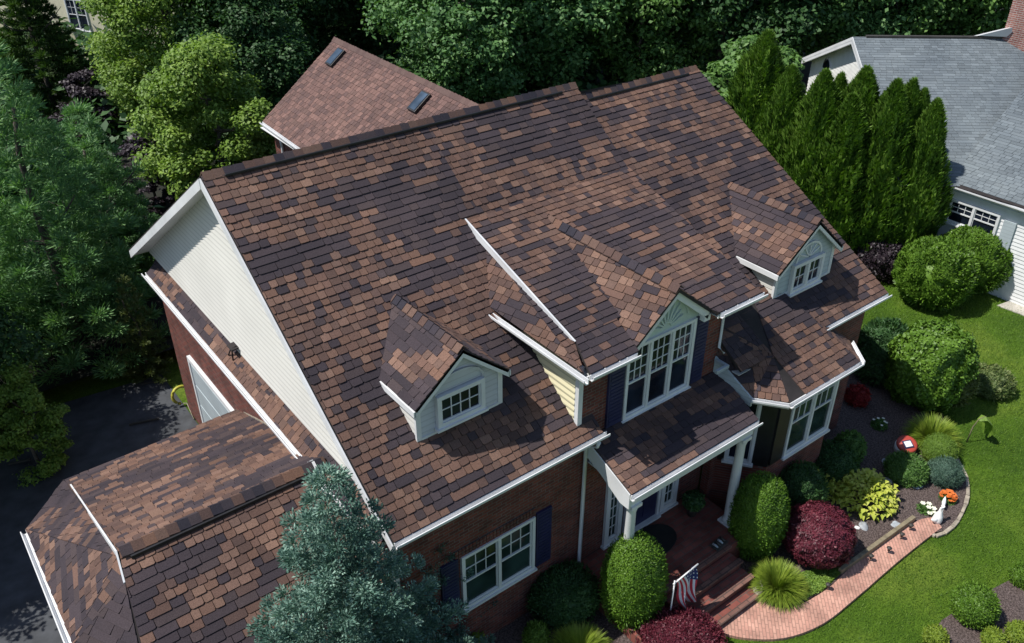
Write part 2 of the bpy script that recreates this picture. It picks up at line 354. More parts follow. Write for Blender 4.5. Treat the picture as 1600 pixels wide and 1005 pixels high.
# ================================================================ MAIN HOUSE
V=Vector
house=thing('house','large brick house with patchy brown shingle roof, two dormers and a columned front porch','house',(11,11,GZ))
class _H:   # children keep world coordinates
    pass
def hpart(name,mb,mats,parent=house,label=None,bevel=0):
    o=mb.build(name,mats,parent,bevel=bevel)
    if parent is house: o.location=-house.location
    if label: o['label']=label
    return o
def hwin(*a,**k):
    f=window(house,*a,**k); f.location=-house.location; return f
# ---- roof planes
SH=[shing,deckm]
mb=MB(); shingles(mb,[(4.74,9.36,4.0),(9.40,9.36,4.0),(9.40,15.27,8.54),(4.60,15.27,8.54)],v0=(4.74,9.33,4),seed=1); shingles(mb,[(9.40,12.9,4+.768*3.54),(13.62,12.9,4+.768*3.54),(13.6,15.27,8.54),(9.40,15.27,8.54)],v0=(4.74,9.33,4),seed=1); hpart('roof',mb,SH,label='left front roof slope above the brick wall')
mb=MB(); z5=lambda y:5.6+.365*(y-9.35)
shingles(mb,[(9.22,10.1,z5(10.1)),(13.72,10.1,z5(10.1)),(13.66,13.5,z5(13.5)),(9.10,13.5,z5(13.5))],v0=(9,9.32,z5(9.32)),seed=2)
shingles(mb,[(8.95,9.32,z5(9.32)),(10.16,9.32,z5(9.32)),(10.30,10.1,z5(10.1)),(9.22,10.1,z5(10.1))],v0=(9,9.32,z5(9.32)),seed=2); shingles(mb,[(12.40,9.32,z5(9.32)),(13.75,9.32,z5(9.32)),(13.72,10.1,z5(10.1)),(11.9,10.1,z5(10.1))],v0=(9,9.32,z5(9.32)),seed=2)
hpart('roof',mb,SH,label='middle front roof slope, raised above the slopes beside it')
mb=MB(); shingles(mb,[(13.1,9.05,4.0),(18.52,9.05,4.0),(17.84,15.27,8.2),(13.1,15.27,8.2)],v0=(13.1,9.02,4),seed=3); hpart('roof',mb,SH,label='right front roof slope with the right dormer')
mb=MB()   # back slopes
mb.prism([(4.42,21.9,4.36),(9.6,21.9,4.36),(9.6,15.27,8.54),(4.58,15.27,8.54)],(0,0,-.09)); mb.prism([(9.6,21.9,4.30),(18.5,21.9,4.30),(17.84,15.27,8.19),(9.6,15.27,8.50)],(0,0,-.09))
hpart('back_roof',mb,[deckm])
mb=MB(); shingles(mb,[(8.86,9.40,5.60),(9.22,10.1,5.82),(9.22,12.85,6.70),(8.58,11.86,5.92)],seed=4,v0=(8.86,9.4,5.6)); hpart('side_roof',mb,SH,label='small roof slope tucked under the white rake board')
mb=MB() # rake step wall, white board
mb.prism([(9.19,10.0,z5(10.0)+.02),(9.19,10.3,z5(10.3)-.13),(9.11,13.5,z5(13.5)-.13),(9.11,13.5,z5(13.5)+.03)],(-.035,0,0)); hpart('rake_board',mb,white)
mb=MB(); mb.prism([(9.26,9.8,4.2),(9.26,9.8,z5(9.8)-.1),(9.26,13.4,z5(13.4)-.1),(9.26,13.4,6.8)],(-.02,0,0)); hpart('wall',mb,siding_white,label='narrow white wall strip under the raised roof edge')
# ridge caps and vents
mb=MB(); caps(mb,(4.62,15.27,8.56),(13.62,15.27,8.56),seed=3); hpart('ridge_cap',mb,SH); mb=MB(); caps(mb,(13.75,15.27,8.22),(17.82,15.27,8.22),seed=4); hpart('ridge_cap',mb,SH)
mb=MB(); mb.bar((5.0,15.13,8.50),(13.1,15.13,8.49),.05,.05,0,off=(0,0)); hpart('ridge_vent',mb,black,bevel=.01); mb=MB(); mb.bar((13.95,15.13,8.15),(17.4,15.13,8.14),.05,.05,0); hpart('ridge_vent',mb,black,bevel=.01)
# ---- left gable end
mb=MB(); xs=4.90
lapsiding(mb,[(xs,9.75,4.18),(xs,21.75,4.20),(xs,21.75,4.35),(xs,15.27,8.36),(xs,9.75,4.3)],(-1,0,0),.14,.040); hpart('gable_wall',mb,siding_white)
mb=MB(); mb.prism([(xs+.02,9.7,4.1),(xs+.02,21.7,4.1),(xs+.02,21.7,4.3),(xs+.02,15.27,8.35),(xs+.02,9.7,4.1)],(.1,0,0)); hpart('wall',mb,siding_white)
mb=MB()
for (a,b) in (((4.70,9.33,3.96),(4.58,15.27,8.50)),((4.44,21.9,4.32),(4.57,15.27,8.50))):
    a,b=V(a),V(b); d=V((0,0,-.2)); mb.prism([a+V((-.02,0,0)),b+V((-.02,0,0)),b+d+V((-.02,0,0)),a+d+V((-.02,0,0))],(.03,0,0))
mb.prism([(4.45,21.85,4.2),(4.9,21.85,4.2),(4.9,15.27,8.36),(4.6,15.27,8.36)],(0,0,-.02)); mb.prism([(4.72,9.45,3.92),(4.9,9.45,3.92),(4.9,15.27,8.38),(4.6,15.27,8.38)],(0,0,-.02))
hpart('rake_board',mb,white)
# pent roof along the gable
mb=MB(); px1=4.58
shingles(mb,[(px1,21.3,3.86),(px1,9.6,3.80),(4.93,9.6,4.16),(4.93,21.3,4.20)],seed=5,t=.02); hpart('pent_roof',mb,SH,label='narrow lean-to roof strip below the ivory gable wall')
mb=MB(); gutter(mb,(px1,21.4,3.86),(px1,12.05,3.83),(-1,0,0)); gutter(mb,(px1,11.75,3.84),(px1,11.2,3.83),(-1,0,0)); mb.bar((px1-.05,12.2,3.80),(px1-.05,11.85,4.12),.05,.09); mb.bar((px1-.05,11.85,4.12),(px1-.05,11.4,3.80),.05,.09); hpart('gutter',mb,white)
mb=MB(); mb.box(px1-.005,4.95,9.7,21.2,3.66,3.74); hpart('soffit',mb,soffit)
mb=MB(); mb.box(px1-.03,px1+.0,9.62,21.3,3.70,3.80); hpart('fascia',mb,white)
# bracket on pent roof
mb=MB(); c=V((4.72,16.0,4.02)); mb.tube([c,c+V((.02,0,.3)),c+V((.1,-.02,.34)),c+V((.16,-.02,.3))],.018,6); mb.tube([c+V((0,.25,0)),c+V((.02,.05,.28))],.018,6); mb.obox(c+V((-.02,-.1,.28)),(.2,0,.02),(0,.28,0),(0,0,.03)); hpart('vent_bracket',mb,deckm,label='small brown bracket standing on the pent roof')
# ---- brick walls
mb=MB()
mb.box(4.92,9.07,9.68,9.9,GZ-.7,4.2); mb.box(9.07,13.06,9.68,9.9,GZ-.1,5.62); mb.box(13.06,18.38,9.42,9.64,GZ-.1,3.98)
mb.box(4.86,4.92,9.68,21.6,GZ-1.2,3.7); mb.box(18.3,18.38,9.64,21.5,GZ-1,4.2); mb.box(4.92,18.3,21.4,21.6,GZ-1.2,4.2)
hpart('wall',mb,brick,label='dark red brick walls')
mb=MB(); mb.box(4.84,4.93,9.66,9.76,GZ,3.7); hpart('corner_board',mb,white); mb=MB()
mb.box(8.95,9.06,9.60,9.71,4.2,5.56); hpart('corner_board',mb,white)
# brick soldier course & sill of the front window
mb=MB(); 
for i in range(24): mb.box(6.10+i*.08,6.168+i*.08,9.645,9.70,2.42,2.62)
hpart('window_lintel',mb,brick); mb=MB()
for i in range(24): mb.box(6.10+i*.08,6.168+i*.08,9.60,9.70,.86,.95)
hpart('window_sill',mb,brick)
mb=MB(); mb.box(6.3,7.9,9.655,9.7,GZ-.1,GZ-.05); 
f=hwin((6.22,9.68,.98),(1,0,0),1.76,1.44,panes=2,cols=3,rows=2,gl=gglass)
for x in (8.03,5.77):
    mb=MB(); mb.box(x,x+.38,9.625,9.68,.96,2.44); 
    for i in range(16): mb.obox((x+.04,9.628,1.02+i*.088),(.30,0,0),(0,-.012,0),(0,-.004,.06))
    hpart('shutter',mb,navy)
# gutters of main eave
mb=MB(); gutter(mb,(4.74,9.36,3.985),(9.5,9.36,3.985),(0,-1,0)); hpart('gutter',mb,white)
mb=MB(); gutter(mb,(15.9,9.05,3.985),(18.54,9.05,3.985),(0,-1,0)); hpart('gutter',mb,white)
mb=MB(); gutter(mb,(8.93,9.32,5.58),(10.12,9.32,5.58),(0,-1,0)); hpart('gutter',mb,white); mb=MB(); gutter(mb,(12.44,9.32,5.58),(13.8,9.32,5.58),(0,-1,0)); hpart('gutter',mb,white); mb=MB(); gutter(mb,(8.86,9.25,5.56),(8.56,11.9,5.86),(-1,0,0)); hpart('gutter',mb,white)
for q in ((4.76,9.45,9.37,9.40,3.84,3.94),(15.9,18.4,9.07,9.10,3.84,3.94),(8.9,10.14,9.335,9.365,5.44,5.54),(12.42,13.7,9.335,9.365,5.44,5.54)): mb=MB(); mb.box(*q); hpart('fascia',mb,white)
for q in ((4.8,9.4,9.40,9.68,3.86,3.88),(9.0,10.14,9.365,9.70,5.46,5.48),(12.42,13.6,9.365,9.70,5.46,5.48),(13.1,18.3,9.1,9.42,3.86,3.88),(8.8,9.06,9.4,11.6,5.44,5.46)): mb=MB(); mb.box(*q); hpart('soffit',mb,soffit)
mb=MB(); mb.tube([(9.26,9.30,3.86),(9.26,9.33,3.74),(9.22,9.60,3.60),(9.22,9.62,0.0),(9.28,9.5,-.1)],.042,8); hpart('downspout',mb,white)
mb=MB(); mb.tube([(13.0,9.45,5.46),(13.0,9.64,5.3),(13.0,9.64,4.35),(13.02,9.5,4.25)],.03,8); hpart('downspout',mb,white)
mb=MB(); mb.tube([(16.55,8.72,3.3),(16.6,8.95,3.1),(16.6,9.38,2.9),(16.6,9.38,-.3)],.035,8); hpart('downspout',mb,white)
# yellow cheek wall
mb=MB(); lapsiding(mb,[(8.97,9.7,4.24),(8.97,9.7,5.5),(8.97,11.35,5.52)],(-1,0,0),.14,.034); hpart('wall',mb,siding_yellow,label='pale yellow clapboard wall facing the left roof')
mb=MB(); mb.box(9.035,9.2,9.72,11.3,4.3,5.46); 
# ---- centre window and gable
fr=hwin((10.2,9.68,3.72),(1,0,0),1.92,1.72,panes=3,cols=3,rows=3)
for x0,x1 in((9.76,10.18),(12.14,12.52)):
    mb=MB(); mb.box(x0,x1,9.625,9.68,3.74,5.44)
    for i in range(18): mb.obox((x0+.04,9.628,3.8+i*.088),(x1-x0-.08,0,0),(0,-.012,0),(0,-.004,.06))
    hpart('shutter',mb,navy)
g=MB(); g.prism([(10.2,9.66,5.44),(12.24,9.66,5.44),(12.24,9.66,5.62),(11.3,9.66,6.36),(10.2,9.66,5.56)],(0,.04,0)); gb=hpart('window_gable',g,sage,label='pale gable panel with a sunburst above the big window')
g=MB(); cx0,cz0=11.24,5.52
for i in range(9):
    a=math.radians(18+i*18); p0=V((cx0+.12*math.cos(a),9.64,cz0+.12*math.sin(a))); rr=.62 if abs(i-4)<3 else .5; p1=V((cx0+rr*math.cos(a)*.95,9.64,cz0+rr*math.sin(a)*.95)); g.bar(p0,p1,.04,.035,0,up=(0,1,0))
arc=[V((cx0+.62*math.cos(t),9.64,cz0+.60*math.sin(t))) for t in [math.radians(12+156*i/16) for i in range(17)]]
for p,q in zip(arc,arc[1:]): g.bar(p,q,.05,.04,0,up=(0,1,0))
g.build('sunburst',sage,gb)
g=MB()
for a,b in(((10.10,9.50,5.40),(11.3,9.50,6.42)),((12.34,9.50,5.56),(11.3,9.50,6.42))):
    a,b=V(a),V(b); g.prism([a,b,b-V((0,0,.19)),a-V((0,0,.19)) +(b-a)*.04],(0,.06,0)); g.prism([a+V((0,0,.02)),b+V((0,0,.02)),b+V((0,0,.02))+V((0,.2,0)),a+V((0,0,.02))+V((0,.2,0))],(0,0,-.03))
g.box(10.08,10.3,9.5,9.66,5.30,5.42); g.box(12.2,12.38,9.5,9.66,5.36,5.50)
g.build('rake_board',white,gb)
g=MB(); shingles(g,[(10.08,9.46,5.45),(11.3,9.46,6.46),(10.8,12.95,6.84)],seed=7,tanp=.3); shingles(g,[(11.3,9.46,6.46),(12.36,9.46,5.60),(10.8,12.95,6.84)],seed=8); caps(g,(11.3,9.46,6.50),(10.81,12.85,6.87),seed=9,w=.13,drop=.04); g.build('roof',SH,gb)
# ---- dormers
def dormer(x0,x1,yf,zb,ze,zr,xr,yback,ov,wall,winspec,seed,lab,slopef,fan=False,arch=False):
    g=MB(); lapsiding(g,[(x0,yf,zb),(x1,yf,zb),(x1,yf,ze),(xr,yf,zr-.08),(x0,yf,ze)],(0,-1,0),.12,.026); g.prism([(x0,yf+.02,zb-.1),(x1,yf+.02,zb-.1),(x1,yf+.02,ze),(xr,yf+.02,zr-.1),(x0,yf+.02,ze)],(0,.08,0))
    yb=yf+(ze-zb)/slopef
    lapsiding(g,[(x0,yf,zb),(x0,yf,ze),(x0,yb+.05,ze)],(-1,0,0),.12,.014,1); lapsiding(g,[(x1,yf,zb),(x1,yf,ze),(x1,yb+.05,ze)],(1,0,0),.12,.014,1)
    d=hpart('dormer',g,[wall,siding_white],label=lab)
    g=MB(); yo=yf-.16; x0o,x1o=x0-ov,x1+ov; dz=(zr-ze)/(xr-x0)*ov; dzr=(zr-ze)/(x1-xr)*ov; k=(ze-dz); kr=ze-dzr
    yl=yf+(k-zb)/slopef+.02; yr_=yf+(kr-zb)/slopef
    shingles(g,[(x0o,yo,k),(xr,yo,zr),(xr,yback,zr),(x0o,yl,k)],seed=seed,tanp=.3,dark=-.08); shingles(g,[(xr,yo,zr),(x1o,yo,kr),(x1o,yr_,kr),(xr,yback,zr)],seed=seed+1)
    caps(g,(xr,yo,zr+.03),(xr,yback-.05,zr+.03),seed=seed,w=.12,drop=.04,step=.18); g.build('roof',SH,d)
    g=MB()
    for a,b in((V((x0o,yo,k)),V((xr,yo,zr))),(V((x1o,yo,kr)),V((xr,yo,zr)))):
        g.prism([a-V((0,0,.02)),b-V((0,0,.02)),b-V((0,0,.16)),a-V((0,0,.16))],(0,.05,0)); g.prism([a-V((0,-.05,.03)),b-V((0,-.05,.03)),b-V((0,-.16,.03)),a-V((0,-.16,.03))],(0,0,-.02))
    g.bar((x0o-.01,yo,k-.07),(x0o-.01,yl+.05,k-.07),.04,.12); g.bar((x1o+.01,yo,kr-.07),(x1o+.01,yr_,kr-.07),.04,.12)
    g.build('rake_board',white,d)
    g=MB(); g.box(x0-.03,x0+.07,yf-.035,yf+.02,zb-.02,ze-.02); g.box(x1-.07,x1+.03,yf-.035,yf+.02,zb-.02,ze-.02); g.box(x0+.07,x1-.07,yf-.04,yf,zb-.03,zb+.04); g.build('corner_board',white,d)
    wx,wz,ww,wh,pn,cl,rw,ss=winspec; window(d,(wx,yf-.04,wz),(1,0,0),ww,wh,panes=pn,cols=cl,rows=rw,sash=ss,fw=.085)
    g=MB(); cxx=wx+ww/2; czz=wz+wh+.02; R=ww/2*(1.0 if not arch else .8); RZ=R*(.62 if not arch else .85)
    pts=[V((cxx+R*math.cos(t),yf-.035,czz+RZ*math.sin(t))) for t in [math.pi*i/14 for i in range(15)]]
    g.prism(pts,(0,.02,0)) ; 
    for p,q in zip(pts,pts[1:]): g.bar(p,q,.05,.05,1,up=(0,1,0))
    if arch:
        for i in range(1,6): a=math.pi*i/6; g.bar((cxx,yf-.045,czz+.03),(cxx+R*.9*math.cos(a),yf-.045,czz+RZ*.9*math.sin(a)),.03,.03,1,up=(0,1,0))
    g.build('arch_panel',[siding_blue if arch else shade_white,white if arch else shade_white],d)
    return d
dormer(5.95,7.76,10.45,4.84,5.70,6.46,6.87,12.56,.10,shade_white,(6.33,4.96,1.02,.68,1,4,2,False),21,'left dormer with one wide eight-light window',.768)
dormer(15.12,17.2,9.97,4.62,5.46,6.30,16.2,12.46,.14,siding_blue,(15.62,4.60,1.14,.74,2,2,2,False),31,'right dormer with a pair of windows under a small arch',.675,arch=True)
# ---- porch roof, columns, floor, steps
mb=MB(); shingles(mb,[(9.28,8.36,3.2),(12.98,8.36,3.2),(13.1,9.66,3.72),(9.28,9.66,3.72)],v0=(9.3,8.34,3.2),seed=11); hpart('porch_roof',mb,SH)
mb=MB(); gutter(mb,(9.26,8.36,3.18),(13.0,8.36,3.18),(0,-1,0)); hpart('gutter',mb,white)
mb=MB(); mb.box(9.34,12.95,8.40,8.60,2.80,3.10); mb.prism([(9.26,8.38,3.18),(9.26,9.66,3.69),(9.26,9.66,3.30),(9.26,9.2,3.12),(9.26,8.62,2.80),(9.26,8.38,2.80)],(.05,0,0)); mb.box(12.88,12.95,8.6,9.4,2.8,3.1); mb.box(9.31,12.9,8.6,9.66,3.10,3.13); hpart('porch_beam',mb,white,bevel=.006)
for x in (9.48,12.74):
    mb=MB(); zb=.30; mb.lathe((x,8.5,0),[(.13,zb),(.13,zb+.10),(.10,zb+.13),(.105,zb+.2),(.11,1.2),(.095,2.55),(.105,2.6),(.12,2.66),(.12,2.72)],20); mb.box(x-.14,x+.14,8.36,8.64,2.72,2.80); mb.box(x-.16,x+.16,8.34,8.66,.27,.33); hpart('column',mb,white)
mb=MB(); mb.box(9.1,12.95,7.95,9.68,GZ-.2,.28); 
for i,(z,y) in enumerate(((.12,7.60),(-.05,7.25),(-.22,6.92))): mb.box(10.1,12.2,y,[7.95,7.6,7.25][i],GZ-.2,z)
mb.box(9.1,10.1,7.3,7.95,GZ-.2,-.06); hpart('porch_steps',mb,paver_dark,bevel=.02)
mb=MB()
for (z,y) in ((.28,7.95),(.12,7.60),(-.05,7.25),(-.22,6.92)): mb.box(10.08,12.22,y-.03,y+.09,z-.03,z+.012)
hpart('step_nosing',mb,brickmat('step_edge_stone',(.24,.13,.10),(.18,.10,.08),(.1,.07,.06),.3,.1,'flat'))
# door group
mb=MB(); mb.box(10.62,11.56,9.64,9.68,.30,2.32); 
for zz in (.5,1.25): mb.box(10.74,11.05,9.625,9.64,zz,zz+.6); mb.box(11.13,11.44,9.625,9.64,zz,zz+.6)
dr=hpart('front_door',mb,navy,bevel=.004); g=MB(); g.lathe((11.47,9.60,1.15),[(.02,0),(.035,.02),(.035,.05),(.02,.07)],10); g.build('handle',timber,dr)
mb=MB(); mb.box(10.54,10.62,9.60,9.68,.3,2.4); mb.box(11.56,11.64,9.60,9.68,.3,2.4); mb.box(10.54,11.64,9.60,9.68,2.32,2.4); mb.box(10.54,11.64,9.52,9.68,.27,.33); hpart('door_frame',mb,white)
hwin((9.94,9.68,.33),(1,0,0),.50,2.0,panes=1,cols=2,rows=6,sash=False,fw=.12,name='sidelight',gl=gglass); hwin((11.68,9.68,.33),(1,0,0),.54,2.0,panes=1,cols=2,rows=6,sash=False,fw=.12,name='sidelight',gl=gglass)
# ---- bay window
ZB=3.45
P0,P1,P2,P3=V((13.2,8.75,ZB)),V((13.67,8.13,ZB)),V((16.2,8.13,ZB)),V((16.74,8.80,ZB)); zbay=lambda y:ZB+.66*(y-8.13)
T=V((14.08,9.0,zbay(9.0))); Q=V((15.80,9.25,zbay(9.25))); W=V((13.0,9.66,4.12))
mb=MB()
shingles(mb,[P1,P2,Q,V((15.4,10.25,zbay(10.25))),V((13.9,10.3,zbay(10.3))),T],seed=12,v0=(0,8.1,zbay(8.1)))
shingles(mb,[P0,P1,T],seed=13); shingles(mb,[P0,T,W],seed=14); shingles(mb,[T,V((13.9,10.3,zbay(10.3))),V((13.05,10.3,4.85)),W],seed=15)
shingles(mb,[P2,P3,V((16.1,9.5,4.15)),Q],seed=16)
hpart('bay_roof',mb,SH)
mb=MB()
n1=(P1-P0).cross(V((0,0,1))).normalized(); n3=(P3-P2).cross(V((0,0,1))).normalized()
gutter(mb,P0,P1,n1); gutter(mb,P1,P2,(0,-1,0)); gutter(mb,P2,P3,n3); hpart('gutter',mb,white)
mb=MB(); a,b=W+V((-.06,0,0)),P0+V((-.04,-.02,0)); mb.prism([a,b,b-V((0,0,.22)),V((a.x,9.66,3.6))],(.05,0,0)); mb.box(12.6,12.99,9.3,9.36,4.0,4.08);mb.box(12.93,12.99,9.36,9.66,4.0,4.08); hpart('bay_fascia',mb,siding_blue)
# bay walls
b0,b1,b2,b3=V((13.25,9.42,0)),V((13.92,8.52,0)),V((16.14,8.52,0)),V((16.75,9.42,0))
mb=MB()
for a,b in((b0,b1),(b1,b2),(b2,b3)):
    n=(b-a).cross(V((0,0,1))).normalized(); mb.prism([a+V((0,0,GZ-.1)),b+V((0,0,GZ-.1)),b+V((0,0,1.25)),a+V((0,0,1.25))],-n*.12)
hpart('bay_wall',mb,brick)
mb=MB()
for a,b in((b0,b1),(b1,b2),(b2,b3)):
    n=(b-a).cross(V((0,0,1))).normalized(); mb.prism([a+V((0,0,1.25)),b+V((0,0,1.25)),b+V((0,0,3.4)),a+V((0,0,3.4))],-n*.12)
hpart('bay_wall',mb,black,label='black panels between the bay windows')
d1=(b1-b0).normalized(); d3=(b3-b2).normalized()
hwin(b0+d1*.15+V((0,0,1.3)),d1,.62,1.9,panes=1,cols=1,rows=1); hwin((14.42,8.52,1.32),(1,0,0),1.70,1.86,panes=2,cols=3,rows=2,gl=gglass); hwin(b2+d3*.25+V((0,0,1.3)),d3,.62,1.9,panes=1,cols=1,rows=1)
mb=MB(); s_=b1+V((.03,0,1.3)); mb.box(13.95,14.38,8.47,8.52,1.32,3.15); hpart('shutter',mb,black)
mb=MB(); mb.prism([b0+V((0,0,3.36)),b1+V((0,0,3.36)),b2+V((0,0,3.36)),b3+V((0,0,3.36)),P3+V((-.02,0,-.09)),P2+V((0,.03,-.09)),P1+V((0,.03,-.09)),P0+V((.02,0,-.09))],(0,0,-.02)); hpart('soffit',mb,white)
# ---- rear wing
EZ=4.5; e1,e2=V((11.05,28.5,EZ)),V((10.86,22.0,EZ)); rz1,rz2=V((14.1,28.5,6.84)),V((13.75,16.6,6.84))
mb=MB(); shingles(mb,[e1,V((10.812,20.4,EZ)),rz2,rz1],e=.17,w=.17,t=.016,seed=17,style='small',wob=.004); hpart('rear_roof',mb,SH,label='plain rear wing roof with two skylights')
mb=MB(); mb.prism([rz1,rz2,V((17,16.6,4.5)),V((17,28.5,4.5))],(0,0,-.1)); hpart('back_roof',mb,deckm)
mb=MB(); caps(mb,rz1+V((0,0,.02)),rz2+V((0,0,.02)),w=.12,seed=5,style='small'); hpart('ridge_cap',mb,SH)
mb=MB(); mb.box(11.3,11.45,20.5,28.3,-1,4.45); mb.box(11.45,16.8,28.15,28.3,-1,4.45); mb.prism([(11.3,28.3,4.4),(16.8,28.3,4.4),(14.1,28.3,6.7)],(0,-.15,0)); hpart('wall',mb,brick)
mb=MB(); gutter(mb,e1,V((10.81,20.6,EZ)),(-1,0,0)); mb.box(10.9,11.3,20.6,28.4,4.34,4.36); mb.tube([(11.2,27.6,4.3),(11.25,27.6,3.9),(11.25,27.6,-.8)],.05,8); hpart('gutter',mb,white)
nr=newell([e1,e2,rz2,rz1]); nr=nr if nr.z>0 else -nr
def onrw(px,py):
    r=F_*FPX+R_*(px-800)+U_*(502.5-py); o=V((0,0,CAMZ)); t=(e1-o).dot(nr)/r.dot(nr); return o+r*t
ur=(rz2-rz1).normalized(); vr=nr.cross(ur).normalized()
for q in ((526,92),(657,162)):
    c=onrw(*q); mb=MB(); mb.obox(c-ur*.23-vr*.36,ur*.46,vr*.72,nr*.12); s=hpart('skylight',mb,black,bevel=.01); g=MB(); g.obox(c-ur*.18-vr*.31+nr*.115,ur*.36,vr*.62,nr*.02); g.build('pane',glassmat('skylight_glass',(.05,.075,.11),.08),s)
# ---- garage wing
gs=.40; RZ=4.05; RY=11.85
bk=lambda x,y:V((x,y,RZ-gs*(y-RY)))
mb=MB(); shingles(mb,[bk(1.05,RY),bk(4.9,RY),bk(4.86,16.95),bk(.98,16.8)],seed=18,tanp=.22); hpart('garage_roof',mb,SH,label='back slope of the garage roof')
fs=.62; ft=lambda x,y:V((x,y,RZ-fs*(RY-y)))
GF=8.9
A1=V((.98,11.42,0)); 
A1=ft(.98,11.42); A2=ft(.45,GF)
mb=MB(); shingles(mb,[ft(1.05,RY),ft(4.85,RY),ft(4.85,9.75),ft(4.2,GF),A2,A1],seed=19,tanp=.3,dark=-.16); hpart('garage_roof',mb,SH,label='front slope of the garage roof, next to the blue spruce')
K0=V((.0,15.85,2.0)); K1=V((.0,11.5,2.95)); K2=V((-.25,8.7,2.5))
mb=MB(); 
shingles(mb,[K0,K1,V((1.04,11.9,3.93)),V((1.04,16.1,2.28))],seed=20,tanp=.3); shingles(mb,[K1,A1,V((1.04,11.9,3.93))],seed=21,tanp=.3); shingles(mb,[K1,K2,A2],seed=21,tanp=.3); shingles(mb,[K1,A2,A1],seed=21,tanp=.3); shingles(mb,[K0,V((1.03,16.0,2.3)),V((.97,16.8,2.08))],seed=22)
hpart('garage_roof',mb,SH,label='left hip slope of the garage roof')
mb=MB(); mb.prism([bk(1.04,16.3)+V((0,0,.03)),bk(1.05,RY)+V((0,0,.05)),A1+V((.0,0,.02)),A1+V((0,0,-.1)),bk(1.05,RY)+V((0,0,-.12)),bk(1.04,16.3)+V((0,0,-.02))],(-.03,0,0)); hpart('rake_board',mb,white)
mb=MB(); gutter(mb,K0,K1,(-1,0,0)); gutter(mb,K1,K2,(-1,0,0)); hpart('gutter',mb,white)
mb=MB(); mb.bar((4.88,16.9,2.06),(4.84,13.6,3.40),.03,.05); hpart('flashing',mb,tanstone)
mb=MB(); mb.tube([V((1.1,RY+.02,RZ+.035)),V((4.72,RY+.02,RZ+.035))],.10,10); 
mb=MB(); caps(mb,(1.08,RY,RZ+.05),(4.75,RY,RZ+.05),w=.14,step=.19,seed=6,drop=.02); hpart('ridge_cap',mb,SH)
mb=MB(); mb.bar((1.2,RY-.17,RZ-.05),(4.6,RY-.17,RZ-.05),.04,.06); hpart('ridge_vent',mb,black)
mb=MB(); mb.box(1.1,4.86,16.2,16.35,GZ-1.2,2.2); mb.box(.35,.5,9.2,16.2,GZ-1.2,2.0); mb.box(.5,4.9,9.2,9.35,GZ-1.2,2.7); hpart('wall',mb,brick,label='brick garage walls')
# side door panel on the left wall
f=MB(); f.box(4.80,4.86,17.0,20.0,-.95,1.75)
gd=hpart('garage_door',f,siding_blue); g=MB()
for i in range(4): g.box(4.785,4.80,17.05,19.95,-.9+i*.66,-.9+i*.66+.6)
g.build('door_panel',siding_blue,gd); g=MB(); g.box(4.77,4.86,20.0,20.12,-.95,1.87); g.box(4.77,4.86,16.9,20.0,1.75,1.87); g.build('door_frame',white,gd)
# ================================================================ GROUND
def sheet(name,pts,z,m,kind='structure',th=.0,mb=None):
    g=MB(); k=len(pts); g.add([(p[0],p[1],z) for p in pts],[tuple(range(k))]); o=g.build(name,m)
    if newell([V(v) for v in g.v]).z<0: o.data.flip_normals()
    return tag(o,kind=kind)
xs_=sorted(set([-200,-100,-60,-40]+[i*.5 for i in range(-40,60)]+[32,36,42,50,60,80,120,200,300])); ys_=sorted(set([-60,-20]+[i*.5 for i in range(0,70)]+[36,40,50,60,80,120,200,300,400]))
me=bpy.data.meshes.new('ground'); nx,ny=len(xs_),len(ys_)
me.from_pydata([(x,y,ground_h(x,y)) for y in ys_ for x in xs_],[],[(j*nx+i,j*nx+i+1,(j+1)*nx+i+1,(j+1)*nx+i) for j in range(ny-1) for i in range(nx-1)]); me.materials.append(lawn)
tag(link('lawn',me),kind='structure')
sheet('driveway',[(-14,9.8),(4.84,9.8+1.2),(4.84,24),(-14,26)],GZ-.55+.012,asph)
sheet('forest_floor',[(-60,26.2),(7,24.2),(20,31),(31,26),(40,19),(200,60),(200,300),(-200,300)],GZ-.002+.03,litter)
# ================================================================ FOLIAGE TOOLS
def nrm(a): return a/np.maximum(np.linalg.norm(a,axis=-1,keepdims=True),1e-9)
def qmesh(name,Q,mat,extra=None):
    """Q (n,4,3) leaf quads -> mesh"""
    n=len(Q); me=bpy.data.meshes.new(name); me.vertices.add(n*4); me.vertices.foreach_set('co',Q.reshape(-1).astype(np.float32))
    me.loops.add(n*4); me.loops.foreach_set('vertex_index',np.arange(n*4,dtype=np.int32)); me.polygons.add(n)
    me.polygons.foreach_set('loop_start',np.arange(0,n*4,4,dtype=np.int32)); me.polygons.foreach_set('loop_total',np.full(n,4,dtype=np.int32))
    me.materials.append(mat); me.update(calc_edges=True); return me
def leaves(P,T,Nn,Ln,Wd):
    """diamond leaves at P along T with normal Nn"""
    T=nrm(T); B=nrm(np.cross(Nn,T)); Ln=np.asarray(Ln).reshape(-1,1); Wd=np.asarray(Wd).reshape(-1,1)
    up=nrm(np.cross(T,B))
    return np.stack([P-T*Ln*.5,P+B*Wd*.5+up*Wd*.12,P+T*Ln*.5-up*Ln*.06,P-B*Wd*.5+up*Wd*.12],1)
def rdir(R,n): return nrm(R.normal(size=(n,3)))
def clump_leaves(R,c,r,n,L,W,outw=.6,shell=.55,upb=.35):
    d=rdir(R,n); rad=shell+(1-shell)*R.rand(n,1)**.6; rad=rad*(1+.5*R.rand(n,1)**4); P=c+d*rad*r
    Nn=nrm(d*outw+rdir(R,n)*.6+np.array([0,0,upb])); T=np.cross(Nn,rdir(R,n))
    return leaves(P,T,Nn,L*(.6+.8*R.rand(n)),W*(.6+.8*R.rand(n)))
